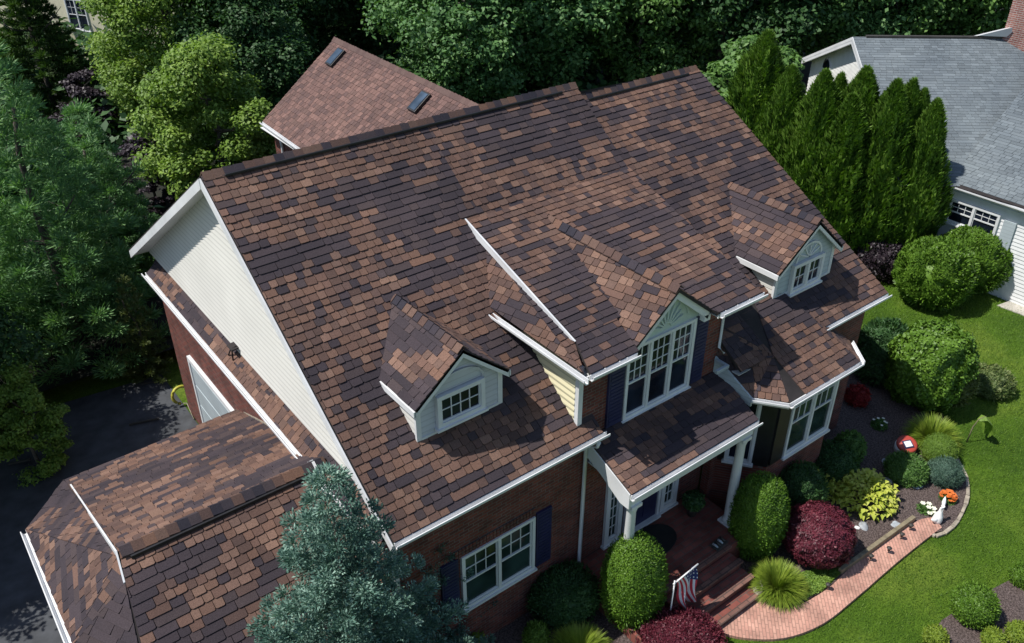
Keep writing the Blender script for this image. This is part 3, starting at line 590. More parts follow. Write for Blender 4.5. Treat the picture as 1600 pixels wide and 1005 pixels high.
def tree_parts(root,crown_mesh,trunk_mb,barkm,name='crown'):
    c=link(name,crown_mesh,root); 
    if trunk_mb: trunk_mb.build('trunk',barkm,root)
    return root
def limb_tree(R,h,cr,cz,nl,tr=.16,bare=0):
    """trunk and limbs reaching out to the crown"""
    t=MB(); pts=[V((0,0,0))]; k=6
    for i in range(1,k+1): pts.append(V(((R.rand()-.5)*.15*i*.5,(R.rand()-.5)*.15*i*.5,h*.85*i/k)))
    t.tube(pts,[tr*(1-.75*i/k) for i in range(k+1)],8)
    for i in range(nl):
        a=2*math.pi*(i*.382+R.rand()*.2); z0=h*(.25+.5*R.rand()); rr=cr*(.55+.4*R.rand()); p0=V((0,0,z0)); p2=V((math.cos(a)*rr,math.sin(a)*rr,min(h*.95,z0+rr*(.35+.5*R.rand())))); p1=(p0+p2)/2+V((0,0,-.12*rr))+V(tuple((R.rand(3)-.5)*.3))
        t.tube([p0,p1,p2],[tr*.38,tr*.22,tr*.07],5,cap=False)
        for j in range(2): q=p1.lerp(p2,.3+.4*R.rand()); e=q+V(tuple((R.rand(3)-.35)*rr*.6)); t.tube([q,e],[tr*.13,tr*.04],4,cap=False)
    return t
def broad(R,h,cr,nclump,nleaf,L,W,mat,ztop=None,lowf=.25,flat=.8,name='crown'):
    """rounded crown made of leaf clumps with gaps; layered sprays"""
    Q=[]
    for i in range(nclump):
        u=R.rand(); th=2*math.pi*R.rand(); zz=lowf+(1-lowf)*u; prof=math.sin(math.pi*min(1,(zz-lowf)/(1-lowf)*.82+.14))**.7
        rr=cr*prof*(.35+.65*math.sqrt(R.rand())); c=np.array([math.cos(th)*rr,math.sin(th)*rr,h*zz*.94]); s=cr*(.16+.17*R.rand())
        r=np.array([s,s,s*(.42+.25*R.rand())])*np.array([1,1,flat])
        Q.append(clump_leaves(R,c,r,nleaf//nclump,L,W,.5,.35,.6))
    return qmesh(name,np.concatenate(Q),mat)
def pine_crown(R,h,cr,tiers,per,nleaf,L,W,mat,puff=.3,droop=-.05,lowf=.08,sharp=1.0):
    """whorled boughs each carrying needle puffs"""
    Q=[]; 
    for t in range(tiers):
        f=t/(tiers-1); z=h*(lowf+(1-lowf)*f); rl=cr*(1-f)**sharp*(.88+.24*R.rand())+.12
        m=max(4,int(per*(1-f*.65)))
        for b in range(m):
            a=2*math.pi*(b/m+.37*t)+R.rand()*.5; ln=rl*(.75+.4*R.rand()); npf=max(1,int(ln/ (puff*.8)))
            for k in range(npf):
                q=(k+.8)/npf; p=np.array([math.cos(a)*ln*q,math.sin(a)*ln*q,z+ln*(droop*q+.20*q*q)]); s=puff*(.75+.5*R.rand())*(1.15-.35*q)
                if q<.35 and ln>1.2: continue
                n=int(nleaf); d=rdir(R,n); d[:,2]=np.abs(d[:,2])*.9-.25; out=np.array([math.cos(a),math.sin(a),.25])
                T=nrm(d+out*.7); P=p+T*s*(.25+.75*R.rand(n,1)); Q.append(leaves(P,T,rdir(R,n),L*(.7+.6*R.rand(n)),np.full(n,W)))
    return qmesh('crown',np.concatenate(Q),mat)
def spruce_crown(R,h,cr,tiers,per,mat,L=.085,W=.012,lowf=.05):
    """stiff whorled branches with side sprays of needles"""
    Ps=[];Ts=[]
    for t in range(tiers):
        f=t/(tiers-1); z=h*(lowf+(1-lowf)*f**.95); rl=cr*(1-f)**.85*(.82+.36*R.rand())+.05; m=max(4,int(per*(1-.6*f)))
        for b in range(m):
            a=2*math.pi*(b/m+.31*t)+R.rand()*.35; ln=rl*(.55+.6*R.rand()); dr=np.array([math.cos(a),math.sin(a),.05+.25*R.rand()]); sd=np.array([-math.sin(a),math.cos(a),0])
            segs=[(np.array([0,0,z])+dr*ln*.3,dr,ln*.7)]
            ns=max(2,int(ln/.13))
            for s in range(ns):
                q=.3+.68*(s+R.rand()*.5)/ns; L2=(1.05-q)*ln*.5+.09
                for sg in(-1,1): segs.append((np.array([0,0,z])+dr*ln*q,nrm(dr*.75+sd*sg*.8+np.array([0,0,.1*R.randn()]) ),L2))
            for o,d,l in segs:
                n=int(l/.0062)+6; q=R.rand(n,1); pp=o+d*l*q+np.array([0,0,-.05])*q*l; rd=rdir(R,n); rd[:,2]+=.25; T=nrm(d*.55+rd); Ps.append(pp+T*L*.4); Ts.append(T)
    P=np.concatenate(Ps);T=np.concatenate(Ts);n=len(P)
    return qmesh('crown',leaves(P,T,rdir(R,n),L*(.7+.6*R.rand(n)),np.full(n,W)),mat)
def shell_shape(R,fn,n,L,W,mat,jit=.04,core=None,upright=.3,lump=.06,lfreq=3.0,tuft=0):
    """dense leaf skin over surface fn(dir)->radius vector scale ; with a solid leafy core"""
    d=rdir(R,n); S=fn(d)
    k=np.array([noise.noise(Vector(tuple(x*lfreq))) for x in d*np.array([1,1,1])]).reshape(-1,1)
    P=S*(1+lump*k)*(1-jit*R.rand(n,1)**.5)
    g=nrm(d+rdir(R,n)*.45+np.array([0,0,.15])); T=nrm(np.cross(g,rdir(R,n))+g*.35+np.array([0,0,upright])); return leaves(P,T,nrm(g),L*(.6+.8*R.rand(n)),W*(.6+.8*R.rand(n)))
def strays(R,fn,n,L,W):
    d=rdir(R,n); P=fn(d)*(1.0+.05*R.rand(n,1)); T=nrm(d+rdir(R,n)*.5+np.array([0,0,.5])); return leaves(P+T*L*.4,T,rdir(R,n),L*(.7+.9*R.rand(n)),W*np.ones(n))
def add_core(me_name,Q,fn,mat,scale=.9,zmin=None):
    """join leaf quads with a closed inner hull"""
    me=qmesh(me_name,Q,mat); bm=bmesh.new(); bm.from_mesh(me); st=bmesh.ops.create_icosphere(bm,subdivisions=3,radius=1)
    for v in st['verts']:
        d=np.array([list(v.co.normalized())]); p=fn(d)[0]*scale; v.co=Vector(tuple(p))
    bm.to_mesh(me); bm.free(); return me
def ell(a,b,c=None,p=1.0):
    c=c or a
    def f(d): return d*np.array([a,c,b])
    return f
def sup(a,b,p=.7):     # egg/barrel form: fuller sides
    def f(d):
        r=np.linalg.norm(d[:,:2],axis=1,keepdims=True); z=d[:,2:3]; rr=np.sign(r)*np.abs(r)**p; zz=np.sign(z)*np.abs(z)**(p*1.05); xy=d[:,:2]/np.maximum(r,1e-6)*rr*a; return np.concatenate([xy,zz*b],1)
    return f
def stem(root,h,r=.02,m=None,n=3,spread=.1):
    t=MB()
    for i in range(n): a=2*math.pi*i/n; t.tube([(math.cos(a)*r*2*(n>1),math.sin(a)*r*2*(n>1),-.05),(math.cos(a)*spread,math.sin(a)*spread,h)],[r,r*.6],6)
    return t.build('stem',m or bark,root)
def shrub(name,label,cat,loc,fn,bz,n,L,W,mat,group=None,seed=0,lump=.06,jit=.06,lfreq=3,core=.9,upright=.3,rz=0):
    R=np.random.RandomState(seed+11); root=thing(name,label,cat,loc,rz,group)
    me=add_core('foliage',np.concatenate([shell_shape(R,fn,n,L,W,mat,jit,None,upright,lump,lfreq),strays(R,fn,n//14,L*1.3,W*.9)]),fn,mat,core); o=link('foliage',me,root); o.location=(0,0,bz)
    stem(root,max(.15,bz*.8)); return root
def blades(R,n,L,W,spread,mat,segs=4,droop=1.0,name='blades'):
    """arching grass blades: strips"""
    Q=[]
    a=2*math.pi*R.rand(n); ti=spread*(.15+.85*R.rand(n)**.7); ln=L*(.65+.5*R.rand(n)); base=np.stack([np.cos(a),np.sin(a),0*a],1)*(.06*R.rand(n,1)); out=np.stack([np.cos(a),np.sin(a),0*a],1); sd=np.stack([-np.sin(a),np.cos(a),0*a],1)
    prev=base; pw=W
    for s in range(segs):
        q=(s+1)/segs; ang=ti*(.4+droop*1.25*q); st=(out*np.sin(ang)[:,None]+np.array([0,0,1])*np.cos(ang)[:,None])*(ln/segs)[:,None]; cur=prev+st; w1=W*(1-.9*q*q)
        Q.append(np.stack([prev-sd*pw/2,prev+sd*pw/2,cur+sd*w1/2,cur-sd*w1/2],1)); prev=cur; pw=w1
    Q=np.stack(Q,1).reshape(-1,4,3); n4=len(Q); me=qmesh(name,Q,mat)
    return me
def grass_clump(label,loc,n,L,W,spread,mat,seed=1,group=None,name='ornamental_grass',droop=1.0):
    root=thing(name,label,'ornamental grass',loc,0,group); me=blades(np.random.RandomState(seed),n,L,W,spread,mat,droop=droop); link('blades',me,root); return root
def copy_tree(o,parent=None):
    c=o.copy(); COL.objects.link(c)
    if parent: c.parent=parent
    for ch in list(o.children): copy_tree(ch,c)
    return c
def place(o,loc,s=1,rz=0,label=None,group=None):
    o.location=loc; o.rotation_euler=(0,0,rz); o.scale=(s,s,s) if not hasattr(s,'__len__') else s
    if label: o['label']=label
    if group: o['group']=group
    return o
def ballpos(px,py,rpx,bh=1.0):
    """centre of a ball seen at px,py with pixel radius rpx, resting on the ground"""
    z=.5+GZ
    for _ in range(12): c=G(px,py,z); r=rpx*mpp(c); z=GZ+r*bh
    return V((c.x,c.y,GZ)),r
# ================================================================ TREES
R=np.random.RandomState(42)
def mktree(name,label,cat,crown,h,cr,tr,barkm,nl=8,group=None):
    root=thing(name,label,cat,(0,0,0),0,group); tree_parts(root,crown,limb_tree(R,h,cr,0,nl,tr),barkm); return root
# woodland behind the house
wp=[mktree('broadleaf_tree','x','tree',broad(R,13,4.6,150,44000,.25,.17,lf_wood,flat=1.25),13,4.6,.22,palebark,14),
    mktree('broadleaf_tree','x','tree',broad(R,12,4.2,130,40000,.23,.16,lf_mid,flat=1.3),12,4.2,.2,palebark,12),
    mktree('broadleaf_tree','x','tree',broad(R,14,5,120,34000,.27,.18,lf_dark,flat=1.3),14,5,.25,bark,10)]
def T_(proto,px,py,z,s,rz,label,group=None):
    """tree whose crown middle (height z) is seen at px,py"""
    global _used
    o=proto if proto not in _used else copy_tree(proto); _used.add(proto)
    c=G(px,py,z-3.6); place(o,(c.x,c.y,-1.0),s,rz,label,group); 
    if o.get('group') is None and group: o['group']=group
    return o
_used=set()
GW='woodland trees behind the houses'
T_(wp[0],735,75,7,.86,0,'broad woodland tree with pale crooked branches right behind the rear wing ridge',GW)
T_(wp[0],860,50,7.0,.95,2.0,'broad woodland tree with pale upright stems, above the middle of the main ridge',GW)
T_(wp[1],1000,45,7,.95,1,'mid green woodland tree above the right end of the main ridge',GW)
T_(wp[2],1130,40,7,.9,2,'dark woodland tree between the main ridge and the light green bush',GW)
T_(wp[1],1215,25,7,1.0,3,'woodland tree behind the tallest arborvitae tip',GW)
T_(wp[0],1310,20,7,1.0,4,'woodland tree above the gable peak of the grey roofed house',GW)
T_(wp[1],1430,22,7,1.1,5,'rounded green tree beyond the left part of the grey ridge',GW)
T_(wp[1],1530,24,7,1.1,.5,'rounded green tree beyond the grey ridge, left of the brick chimney',GW)
T_(wp[2],960,-40,9,1.1,1.4,'dark tree at the top edge above the main ridge',GW)
T_(wp[2],800,-60,9,1.1,2.4,'dark tree at the top edge above the pale branched trees',GW)
T_(wp[2],1390,-60,9,1.1,1.4,'dark tree at the top edge behind the grey roofed house',GW)
T_(wp[2],1110,-60,9,1.1,3.4,'dark tree at the top edge, left of the arborvitae group',GW)
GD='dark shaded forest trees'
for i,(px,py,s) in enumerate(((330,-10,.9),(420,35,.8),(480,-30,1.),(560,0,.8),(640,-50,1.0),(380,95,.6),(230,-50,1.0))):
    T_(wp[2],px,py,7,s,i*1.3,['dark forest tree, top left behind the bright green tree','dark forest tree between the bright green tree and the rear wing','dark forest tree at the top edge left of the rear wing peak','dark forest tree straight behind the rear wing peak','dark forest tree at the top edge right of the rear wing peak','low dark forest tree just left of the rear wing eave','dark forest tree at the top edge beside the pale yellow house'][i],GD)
# left side trees
me=broad(R,11,3.3,150,90000,.16,.10,lf_bright,lowf=.10,flat=1.2); t=mktree('bright_green_tree','bright green feathery tree standing left of the rear wing','tree',me,10,2.5,.17,bark,10); c=G(275,110,2.6); place(t,(c.x,c.y,-1))
me=broad(R,7.5,2.6,90,50000,.15,.10,lf_bright,lowf=.12,flat=1.2); t=mktree('green_tree','green tree with bright tips directly left of the main gable peak','tree',me,7,2.1,.14,bark,8); c=G(340,215,2.6); place(t,(c.x,c.y,-1))
me=pine_crown(R,9,2.9,20,12,90,.24,.05,lf_hem,.36,-.12,.05); t=mktree('hemlock_tree','dark green hemlock in the top left corner with drooping boughs','tree',me,11,2.4,.16,bark,4); c=G(60,80,3); place(t,(c.x,c.y,-1))
me=pine_crown(R,9.5,2.9,17,13,150,.20,.036,lf_pine,.50,0.0,.03,.75); t=mktree('soft_pine_tree','large soft needled pine filling the left edge','pine tree',me,9.5,2.6,.2,bark,4); c=G(58,330,4.0); place(t,(c.x,c.y,-1)); pineT=t
me=pine_crown(R,6.5,2.1,13,11,150,.18,.034,lf_pine,.42,0.0,.03,.75); t=mktree('soft_pine_tree','smaller soft needled pine beside the rear corner of the ivory gable','pine tree',me,6.5,2.0,.15,bark,4); c=G(150,290,3.0); place(t,(c.x,c.y,-1))
for px,py,s,lab in ((140,140,1.0,'purple black leaved shrub between the hemlock and the bright green tree'),(225,240,.95,'purple black leaved shrub left of the main gable peak')):
    me=broad(R,4,1.6,30,9000,.16,.11,lf_purple,lowf=.1); t=mktree('purple_shrub',lab,'shrub',me,4,1.5,.08,bark,8,'purple leaved shrubs'); c=G(px,py,2); place(t,(c.x,c.y,-1),s)
me=pine_crown(R,3.4,.75,11,7,60,.10,.022,lf_olive,.16,-.05,.05); t=mktree('young_conifer','small olive green young conifer below the rear corner of the ivory gable','young tree',me,3.4,.6,.05,bark,4); c=G(207,490,1.3); place(t,(c.x,c.y,-1))
me=broad(R,4.6,1.35,70,20000,.12,.08,lf_bright,lowf=.05,flat=1.2); t=mktree('leafy_sapling','loose bright green sapling at the left edge above the driveway','young tree',me,4.6,1.2,.07,bark,8); c=G(18,610,1.6); place(t,(c.x,c.y,-1),.72)
# light green bush and arborvitae
me=broad(R,7.5,2.3,60,26000,.22,.15,lf_mid,lowf=.1); t=mktree('light_green_tree','light green broadleaf tree behind the first tall arborvitae','tree',me,7.5,2.2,.15,bark,8); c=G(1175,120,4.5); place(t,(c.x,c.y,-.9))
def arb_crown(R,h,cr,n,tips=1):
    z=R.rand(n)**.85; a=2*math.pi*R.rand(n); prof=np.where(z<.25,.82+.18*z/.25,np.clip(1-((z-.25)/.75)**1.9,0,1)**.85)
    k=np.array([noise.noise(Vector((math.cos(x)*1.9,math.sin(x)*1.9,y*h*.9))) for x,y in zip(a,z)])
    k2=np.array([noise.noise(Vector((math.cos(x)*5,math.sin(x)*5,y*h*1.6+9))) for x,y in zip(a,z)])
    rr=cr*prof*(1+.42*k+.30*k2)*(1-.16*R.rand(n)**1.5); P=np.stack([np.cos(a)*rr,np.sin(a)*rr,z*h],1)
    out=np.stack([np.cos(a),np.sin(a),0*a],1); T=nrm(np.array([0,0,1])+out*.45+rdir(R,n)*.45); tang=nrm(np.cross(T,rdir(R,n)*.5+np.stack([-np.sin(a),np.cos(a),0*a],1)*.6))
    Q=leaves(P,T,tang,.27*(.5+.9*R.rand(n)),.075*(.6+.8*R.rand(n)))
    for q in range(3):
        a0=R.rand()*6.28; hh=h*(.70+.2*R.rand()); m3=1500; zz=R.rand(m3); th=6.28*R.rand(m3); r3=.24*(1-zz**1.6)*(1+.3*R.rand(m3)); P3=np.stack([math.cos(a0)*cr*.42+np.cos(th)*r3,math.sin(a0)*cr*.42+np.sin(th)*r3,hh*(.72+.28*zz)],1); o3=np.stack([np.cos(th),np.sin(th),0*th],1); T3=nrm(np.array([0,0,1])+o3*.4+rdir(R,m3)*.4); Q=np.concatenate([Q,leaves(P3,T3,nrm(np.cross(T3,rdir(R,m3))),.2*(.6+.8*R.rand(m3)),.07*np.ones(m3))])
    # dark inner cone
    m=14; C=[]
    zs=[0,.1,.25,.5,.75,.9,1.0]; pr=[.82,.9,1,.86,.62,.38,.02]
    for i in range(6):
        for j in range(m):
            t0,t1=2*math.pi*j/m,2*math.pi*(j+1)/m; C.append([[math.cos(t)*cr*.72*p_,math.sin(t)*cr*.72*p_,zz*h*.93] for t,p_,zz in((t0,pr[i],zs[i]),(t1,pr[i],zs[i]),(t1,pr[i+1],zs[i+1]),(t0,pr[i+1],zs[i+1]))])
    return qmesh('crown',np.concatenate([Q,np.array(C)]),lf_arb)
ap=[]
for k in range(3):
    root=thing('arborvitae','x','conifer',(0,0,0),0); t=MB(); t.tube([(0,0,-.2),(0,0,1.2)],[.11,.08],8)
    link('crown',arb_crown(np.random.RandomState(60+k),6.2,1.12,15000),root); t.build('trunk',bark,root); ap.append(root)
def tipat(px,py,h,base=GZ): c=G(px,py,base+h); return V((c.x,c.y,base))
arbs=[(1208,52,7.4,1.31,'tallest arborvitae, leftmost of the row beside the right roof edge'),(1245,106,6.6,0.92,'slim arborvitae, second from the left in the row'),(1298,113,6.7,1.07,'arborvitae in the row, third from the left, in front of the white gable window'),(1322,118,6.4,0.87,'arborvitae in the row, fourth from the left, under the grey roof peak'),
(1362,108,6.8,1.16,'arborvitae in the row in front of the grey roof right rake'),(1410,128,6.6,1.07,'arborvitae with a pointed tip, fourth from the right in the row'),(1435,127,6.5,0.92,'arborvitae with a pointed tip, third from the right in the row'),(1452,142,6.2,0.82,'arborvitae, second from the right in the row'),(1472,158,6.1,0.87,'short arborvitae at the right end of the row by the grey eave'),
(1340,150,6.1,1.12,'arborvitae set a little lower in the middle of the row')]
for i,(px,py,h,wd,lab) in enumerate(arbs):
    o=ap[i%3] if i<3 else copy_tree(ap[i%3]); place(o,tipat(px-7,py,h),(wd*1.05,wd*1.05,h/6.2),i*1.7,lab,'arborvitae row beside the house')
# ================================================================ GARDEN
# clipped shrub pair by the neighbour
p,r=ballpos(1462,425,50,1.05); shrub('clipped_shrub','broad clipped green shrub, left one of the pair by the white neighbour wall','shrub',p,ell(r*1.12,r*1.05),r*1.0,34000,.10,.055,lf_box,'clipped shrubs by the neighbour wall',seed=1,lump=.32,lfreq=2.6,core=.86,upright=.8)
p,r=ballpos(1524,402,48,1.05); shrub('clipped_shrub','broad clipped green shrub, right one of the pair directly against the white neighbour wall','shrub',p,ell(r*1.12,r*1.0),r*.98,30000,.10,.055,lf_box,'clipped shrubs by the neighbour wall',seed=2,lump=.34,lfreq=2.6,core=.86,upright=.8)
# big leafy shrub
p,r=ballpos(1445,560,74,1.25); me=broad(R,3.0,1.15,60,30000,.10,.065,lf_box,lowf=.04,flat=1.0)
p=G(1437,628,GZ); 
root=thing('leafy_shrub','large rounded leafy shrub on the lawn right of the house corner','shrub',p); fn=sup(1.08,1.30,.8)
link('foliage',add_core('foliage',shell_shape(np.random.RandomState(5),fn,42000,.10,.065,lf_box,.14,None,.2,.22,3.2),fn,lf_box,.84),root).location=(0,0,1.22); stem(root,.9)
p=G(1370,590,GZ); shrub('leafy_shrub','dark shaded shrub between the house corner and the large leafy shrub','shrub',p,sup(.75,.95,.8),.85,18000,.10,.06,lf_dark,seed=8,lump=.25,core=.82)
p=G(1480,640,GZ); shrub('leafy_shrub','reddish tipped shrub growing at the lower right of the large leafy shrub','shrub',p,sup(.5,.6,.8),.9,7000,.08,.05,lf_olive,seed=9,lump=.2,core=.8)
p,r=ballpos(1548,592,30,.7); shrub('variegated_shrub','low pale speckled shrub alone on the lawn at the right','shrub',p,ell(r*1.15,r*.75),r*.5,7000,.07,.045,lf_var,seed=10,lump=.2,core=.8)
p,r=ballpos(1340,618,17,1.0); shrub('scarlet_shrub','small scarlet leaved shrub beside the bay window','shrub',p,ell(r,r*1.0),r*.9,3000,.07,.045,lf_scar,seed=12,lump=.3,core=.7)
p=G(1372,425,GZ); shrub('purple_shrub','blackish purple shrub at the foot of the arborvitae row','shrub',p,ell(1.1,.8),.6,9000,.10,.06,lf_purple,seed=13,lump=.3,core=.8)
# topiaries
def topi(px,py,a,b,lab,seed):
    z=GZ+b
    c=G(px,py,GZ+b*.98); return shrub('topiary','%s'%lab,'topiary',(c.x,c.y,GZ),sup(a,b,.86),b*.98,34000,.045,.028,lf_box,'clipped egg shaped topiaries',seed=seed,lump=.075,lfreq=2.6,core=.93,jit=.06)
topi(990,910,.64,1.18,'sunlit egg shaped clipped shrub left of the porch steps, beside the flag',21)
topi(1185,808,.60,1.12,'egg shaped clipped shrub right of the porch steps, half in shade',22)
# flanking hedges
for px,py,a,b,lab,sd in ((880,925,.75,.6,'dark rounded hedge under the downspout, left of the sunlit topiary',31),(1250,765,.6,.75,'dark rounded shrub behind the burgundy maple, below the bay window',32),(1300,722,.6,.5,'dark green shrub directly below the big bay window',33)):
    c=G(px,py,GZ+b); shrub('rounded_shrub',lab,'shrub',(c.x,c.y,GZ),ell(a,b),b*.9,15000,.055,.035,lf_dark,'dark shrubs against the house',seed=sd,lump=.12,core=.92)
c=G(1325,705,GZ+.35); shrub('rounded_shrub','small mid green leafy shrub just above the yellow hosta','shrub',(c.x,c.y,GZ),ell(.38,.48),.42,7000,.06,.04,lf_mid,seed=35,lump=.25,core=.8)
# burgundy
c=G(1278,838,GZ+.62); root=thing('japanese_maple','burgundy leaved mound shaped maple in the middle of the flower bed','shrub',(c.x,c.y,GZ)); fn=ell(.80,.66)
link('foliage',add_core('foliage',shell_shape(np.random.RandomState(3),fn,24000,.065,.035,lf_red,.10,None,-.1,.14,4),fn,lf_red,.86),root).location=(0,0,.68); stem(root,.5,.03)
c=G(1065,1010,GZ+.30); shrub('burgundy_shrub','burgundy leaved low shrub at the bottom edge below the flag','shrub',(c.x,c.y,GZ),ell(.85,.5),.35,30000,.05,.032,lf_red,seed=41,lump=.16,core=.88)
# ornamental grasses
c=G(1212,925,GZ); grass_clump('lime green fountain grass beside the paving, in front of the right topiary',c,4200,.68,.018,1.2,lf_lime,1,'lime green grass clumps')
c=G(905,1030,GZ); grass_clump('lime green fountain grass at the bottom edge left of the sunlit topiary',c,4000,.70,.018,1.2,lf_lime,2,'lime green grass clumps')
c=G(1452,695,GZ); grass_clump('feathery lime green grass at the back of the bed by the lawn',c,2600,.8,.022,1.1,lf_lime,3,'lime green grass clumps')
c=G(1466,708,GZ+.28); shrub('round_bush','fine leaved round lime green bush beside the feathery grass','shrub',(c.x,c.y,GZ),ell(.42,.42),.38,14000,.035,.014,lf_bright,seed=51,lump=.06,core=.9)
c=G(1415,737,GZ+.2); shrub('leafy_mound','bright green leafy mound in front of the little red and white box','shrub',(c.x,c.y,GZ),ell(.50,.36),.26,12000,.06,.03,lf_mid,seed=52,lump=.15,core=.85)
c=G(1476,742,GZ+.22); shrub('juniper','grey green juniper mound at the curved bed edge','shrub',(c.x,c.y,GZ),ell(.42,.36),.28,14000,.05,.014,lf_jun,seed=53,lump=.15,core=.88)
# hosta
def hosta(label,c,n,L,W,mat,seed,sp=.34,h=.30):
    root=thing('hosta',label,'plant',c); RR=np.random.RandomState(seed); Q=[]
    for i in range(n):
        a=2*math.pi*RR.rand(); q=RR.rand()**.6; el=1.1-1.25*q; d=np.array([math.cos(a)*math.cos(el),math.sin(a)*math.cos(el),math.sin(el)]); P=np.array([math.cos(a)*sp*q,math.sin(a)*sp*q,h*(1-q*q*.7)]); 
        a+=RR.randn()*.9; el=max(-.5,min(1.2,el*.6+.15+RR.randn()*.3)); d=np.array([math.cos(a)*math.cos(el),math.sin(a)*math.cos(el),math.sin(el)]); P=P+np.array([0,0,.07*RR.randn()]); s=np.array([-math.sin(a),math.cos(a),0]); l=L*(.6+.6*RR.rand()); w_=W*(.7+.5*RR.rand()); up=np.cross(d,s); up=-up if up[2]<0 else up
        tip=P+d*l-np.array([0,0,l*.35]); mid=P+d*l*.55+up*.015
        Q.append([P,mid+s*w_/2+up*.01,tip,mid]); Q.append([P,mid,tip,mid-s*w_/2+up*.01])
    link('leaves',qmesh('leaves',np.array(Q),mat),root); stem(root,h*.7,.012,n=5,spread=sp*.4); return root
hosta('large yellow green hosta with broad drooping leaves on the mulch',G(1348,784,GZ),760,.17,.12,lf_hosta,3,.70,.62)
hosta('smaller yellow green hosta left of the large one, behind the burgundy maple',G(1283,765,GZ),420,.14,.10,lf_hosta,4,.52,.38)
# ground cover
gc=MB()
out=[(1198,930),(1205,945),(1240,946),(1285,925),(1318,893),(1300,882),(1270,893),(1235,903)]
P=[G(x,y,GZ+.02) for x,y in out]; RR=np.random.RandomState(8); pts=[]
mnx,mxx=min(p.x for p in P),max(p.x for p in P); mny,mxy=min(p.y for p in P),max(p.y for p in P)
def inside(x,y,P):
    c=False; j=len(P)-1
    for i in range(len(P)):
        if (P[i].y>y)!=(P[j].y>y) and x<(P[j].x-P[i].x)*(y-P[i].y)/(P[j].y-P[i].y)+P[i].x: c=not c
        j=i
    return c
while len(pts)<9000:
    x=mnx+(mxx-mnx)*RR.rand(); y=mny+(mxy-mny)*RR.rand()
    if inside(x,y,P): pts.append((x,y,GZ+.02+.10*RR.rand()))
pts=np.array(pts); n=len(pts); Nn=nrm(rdir(RR,n)*.5+np.array([0,0,1])); tag(link('ground_cover',qmesh('ground_cover',leaves(pts,np.cross(Nn,rdir(RR,n)),Nn,.05*(.6+RR.rand(n)),.03*(.6+RR.rand(n))),lf_bright)),'low bright green ground cover edging the brick path','ground cover',kind='stuff')
# ================================================================ PATH, BEDS AND SMALL THINGS
def poly(name,px,z,m,h=0):
    pts=[G(x,y,z) for x,y in px]; g=MB(); 
    if h: g.prism(pts,(0,0,-h)); o=g.build(name,m)
    else:
        if newell(pts).z<0: pts.reverse()
        g.add(pts,[tuple(range(len(pts)))]); o=g.build(name,m)
    return tag(o,kind='structure')
def smoothpx(p,k=4):
    out=[]; n=len(p)
    for i in range(n-1):
        a,b,c,d=p[max(i-1,0)],p[i],p[i+1],p[min(i+2,n-1)]
        for j in range(k):
            t=j/k; out.append(tuple(.5*((2*b[q])+(-a[q]+c[q])*t+(2*a[q]-5*b[q]+4*c[q]-d[q])*t*t+(-a[q]+3*b[q]-3*c[q]+d[q])*t**3) for q in(0,1)))
    out.append(p[-1]); return out
lower=smoothpx([(1040,930),(1075,965),(1118,985),(1165,997),(1225,997),(1285,975),(1340,932),(1400,880),(1450,840),(1472,824)])
upper=smoothpx([(1458,808),(1430,815),(1370,850),(1325,890),(1290,922),(1240,948),(1200,944),(1170,910),(1120,880)])
poly('path',lower+upper,GZ+.075,paver,.1)
poly('mulch_bed',smoothpx([(1100,850),(1200,942),(1240,946),(1290,920),(1325,890),(1370,850),(1430,815),(1462,832),(1498,812),(1513,770),(1508,735),(1490,705),(1478,660),(1462,630),(1420,600),(1360,560),(1310,560),(1230,640),(1120,760)],3),GZ+.06,mulch,.09)
poly('mulch_bed',smoothpx([(620,1000),(700,1010),(760,1040),(960,1060),(1100,1040),(1130,990),(1085,960),(1030,925),(960,880),(880,860),(700,940),(560,960)],2),GZ+.06,mulch,.09)
poly('mulch_bed',smoothpx([(1462,982),(1478,965),(1545,925),(1582,905),(1640,890),(1700,960),(1640,1060),(1500,1070),(1445,1030),(1462,982)],3),GZ+.06,mulch,.09)
# edging
def edging(label,px,w,h,m,group=None,name='bed_edging'):
    pts=[G(x,y,GZ+h/2) for x,y in px]; root=thing(name,label,'edging',(pts[0].x,pts[0].y,GZ),0,group); r=random.Random(3)
    g=MB()
    for a,b in zip(pts,pts[1:]):
        d=(b-a); g.bar(a+d*.03,b-d*.03,w*(.85+.3*r.random()),h,0,off=(0,0))
    o=g.build('edging_stones',m,root,bevel=.012); o.location=-root.location; return root
c0,c1=G(1350,868,GZ+.1),G(1432,818,GZ+.1)
g=MB(); g.bar(G(1312,894,GZ+.1),G(1427,811,GZ+.1),.10,.2); tag(g.build('timber_edging',timber,bevel=.015),'long weathered timber beam edging the mulch bed along the path','beam')
edging('curved row of tan edging stones between bed and lawn',smoothpx([(1438,822),(1462,838),(1488,824),(1503,802),(1512,775),(1510,748),(1500,728),(1490,708),(1480,690)],2),.09,.07,tanstone)
edging('dark edging along the lower right mulch bed',smoothpx([(1470,972),(1545,925),(1600,898)],2),.04,.05,clay)
edging('thin dark edging between ground cover and brick path',smoothpx([(1200,946),(1240,950),(1290,925),(1320,898)],2),.03,.05,clay)
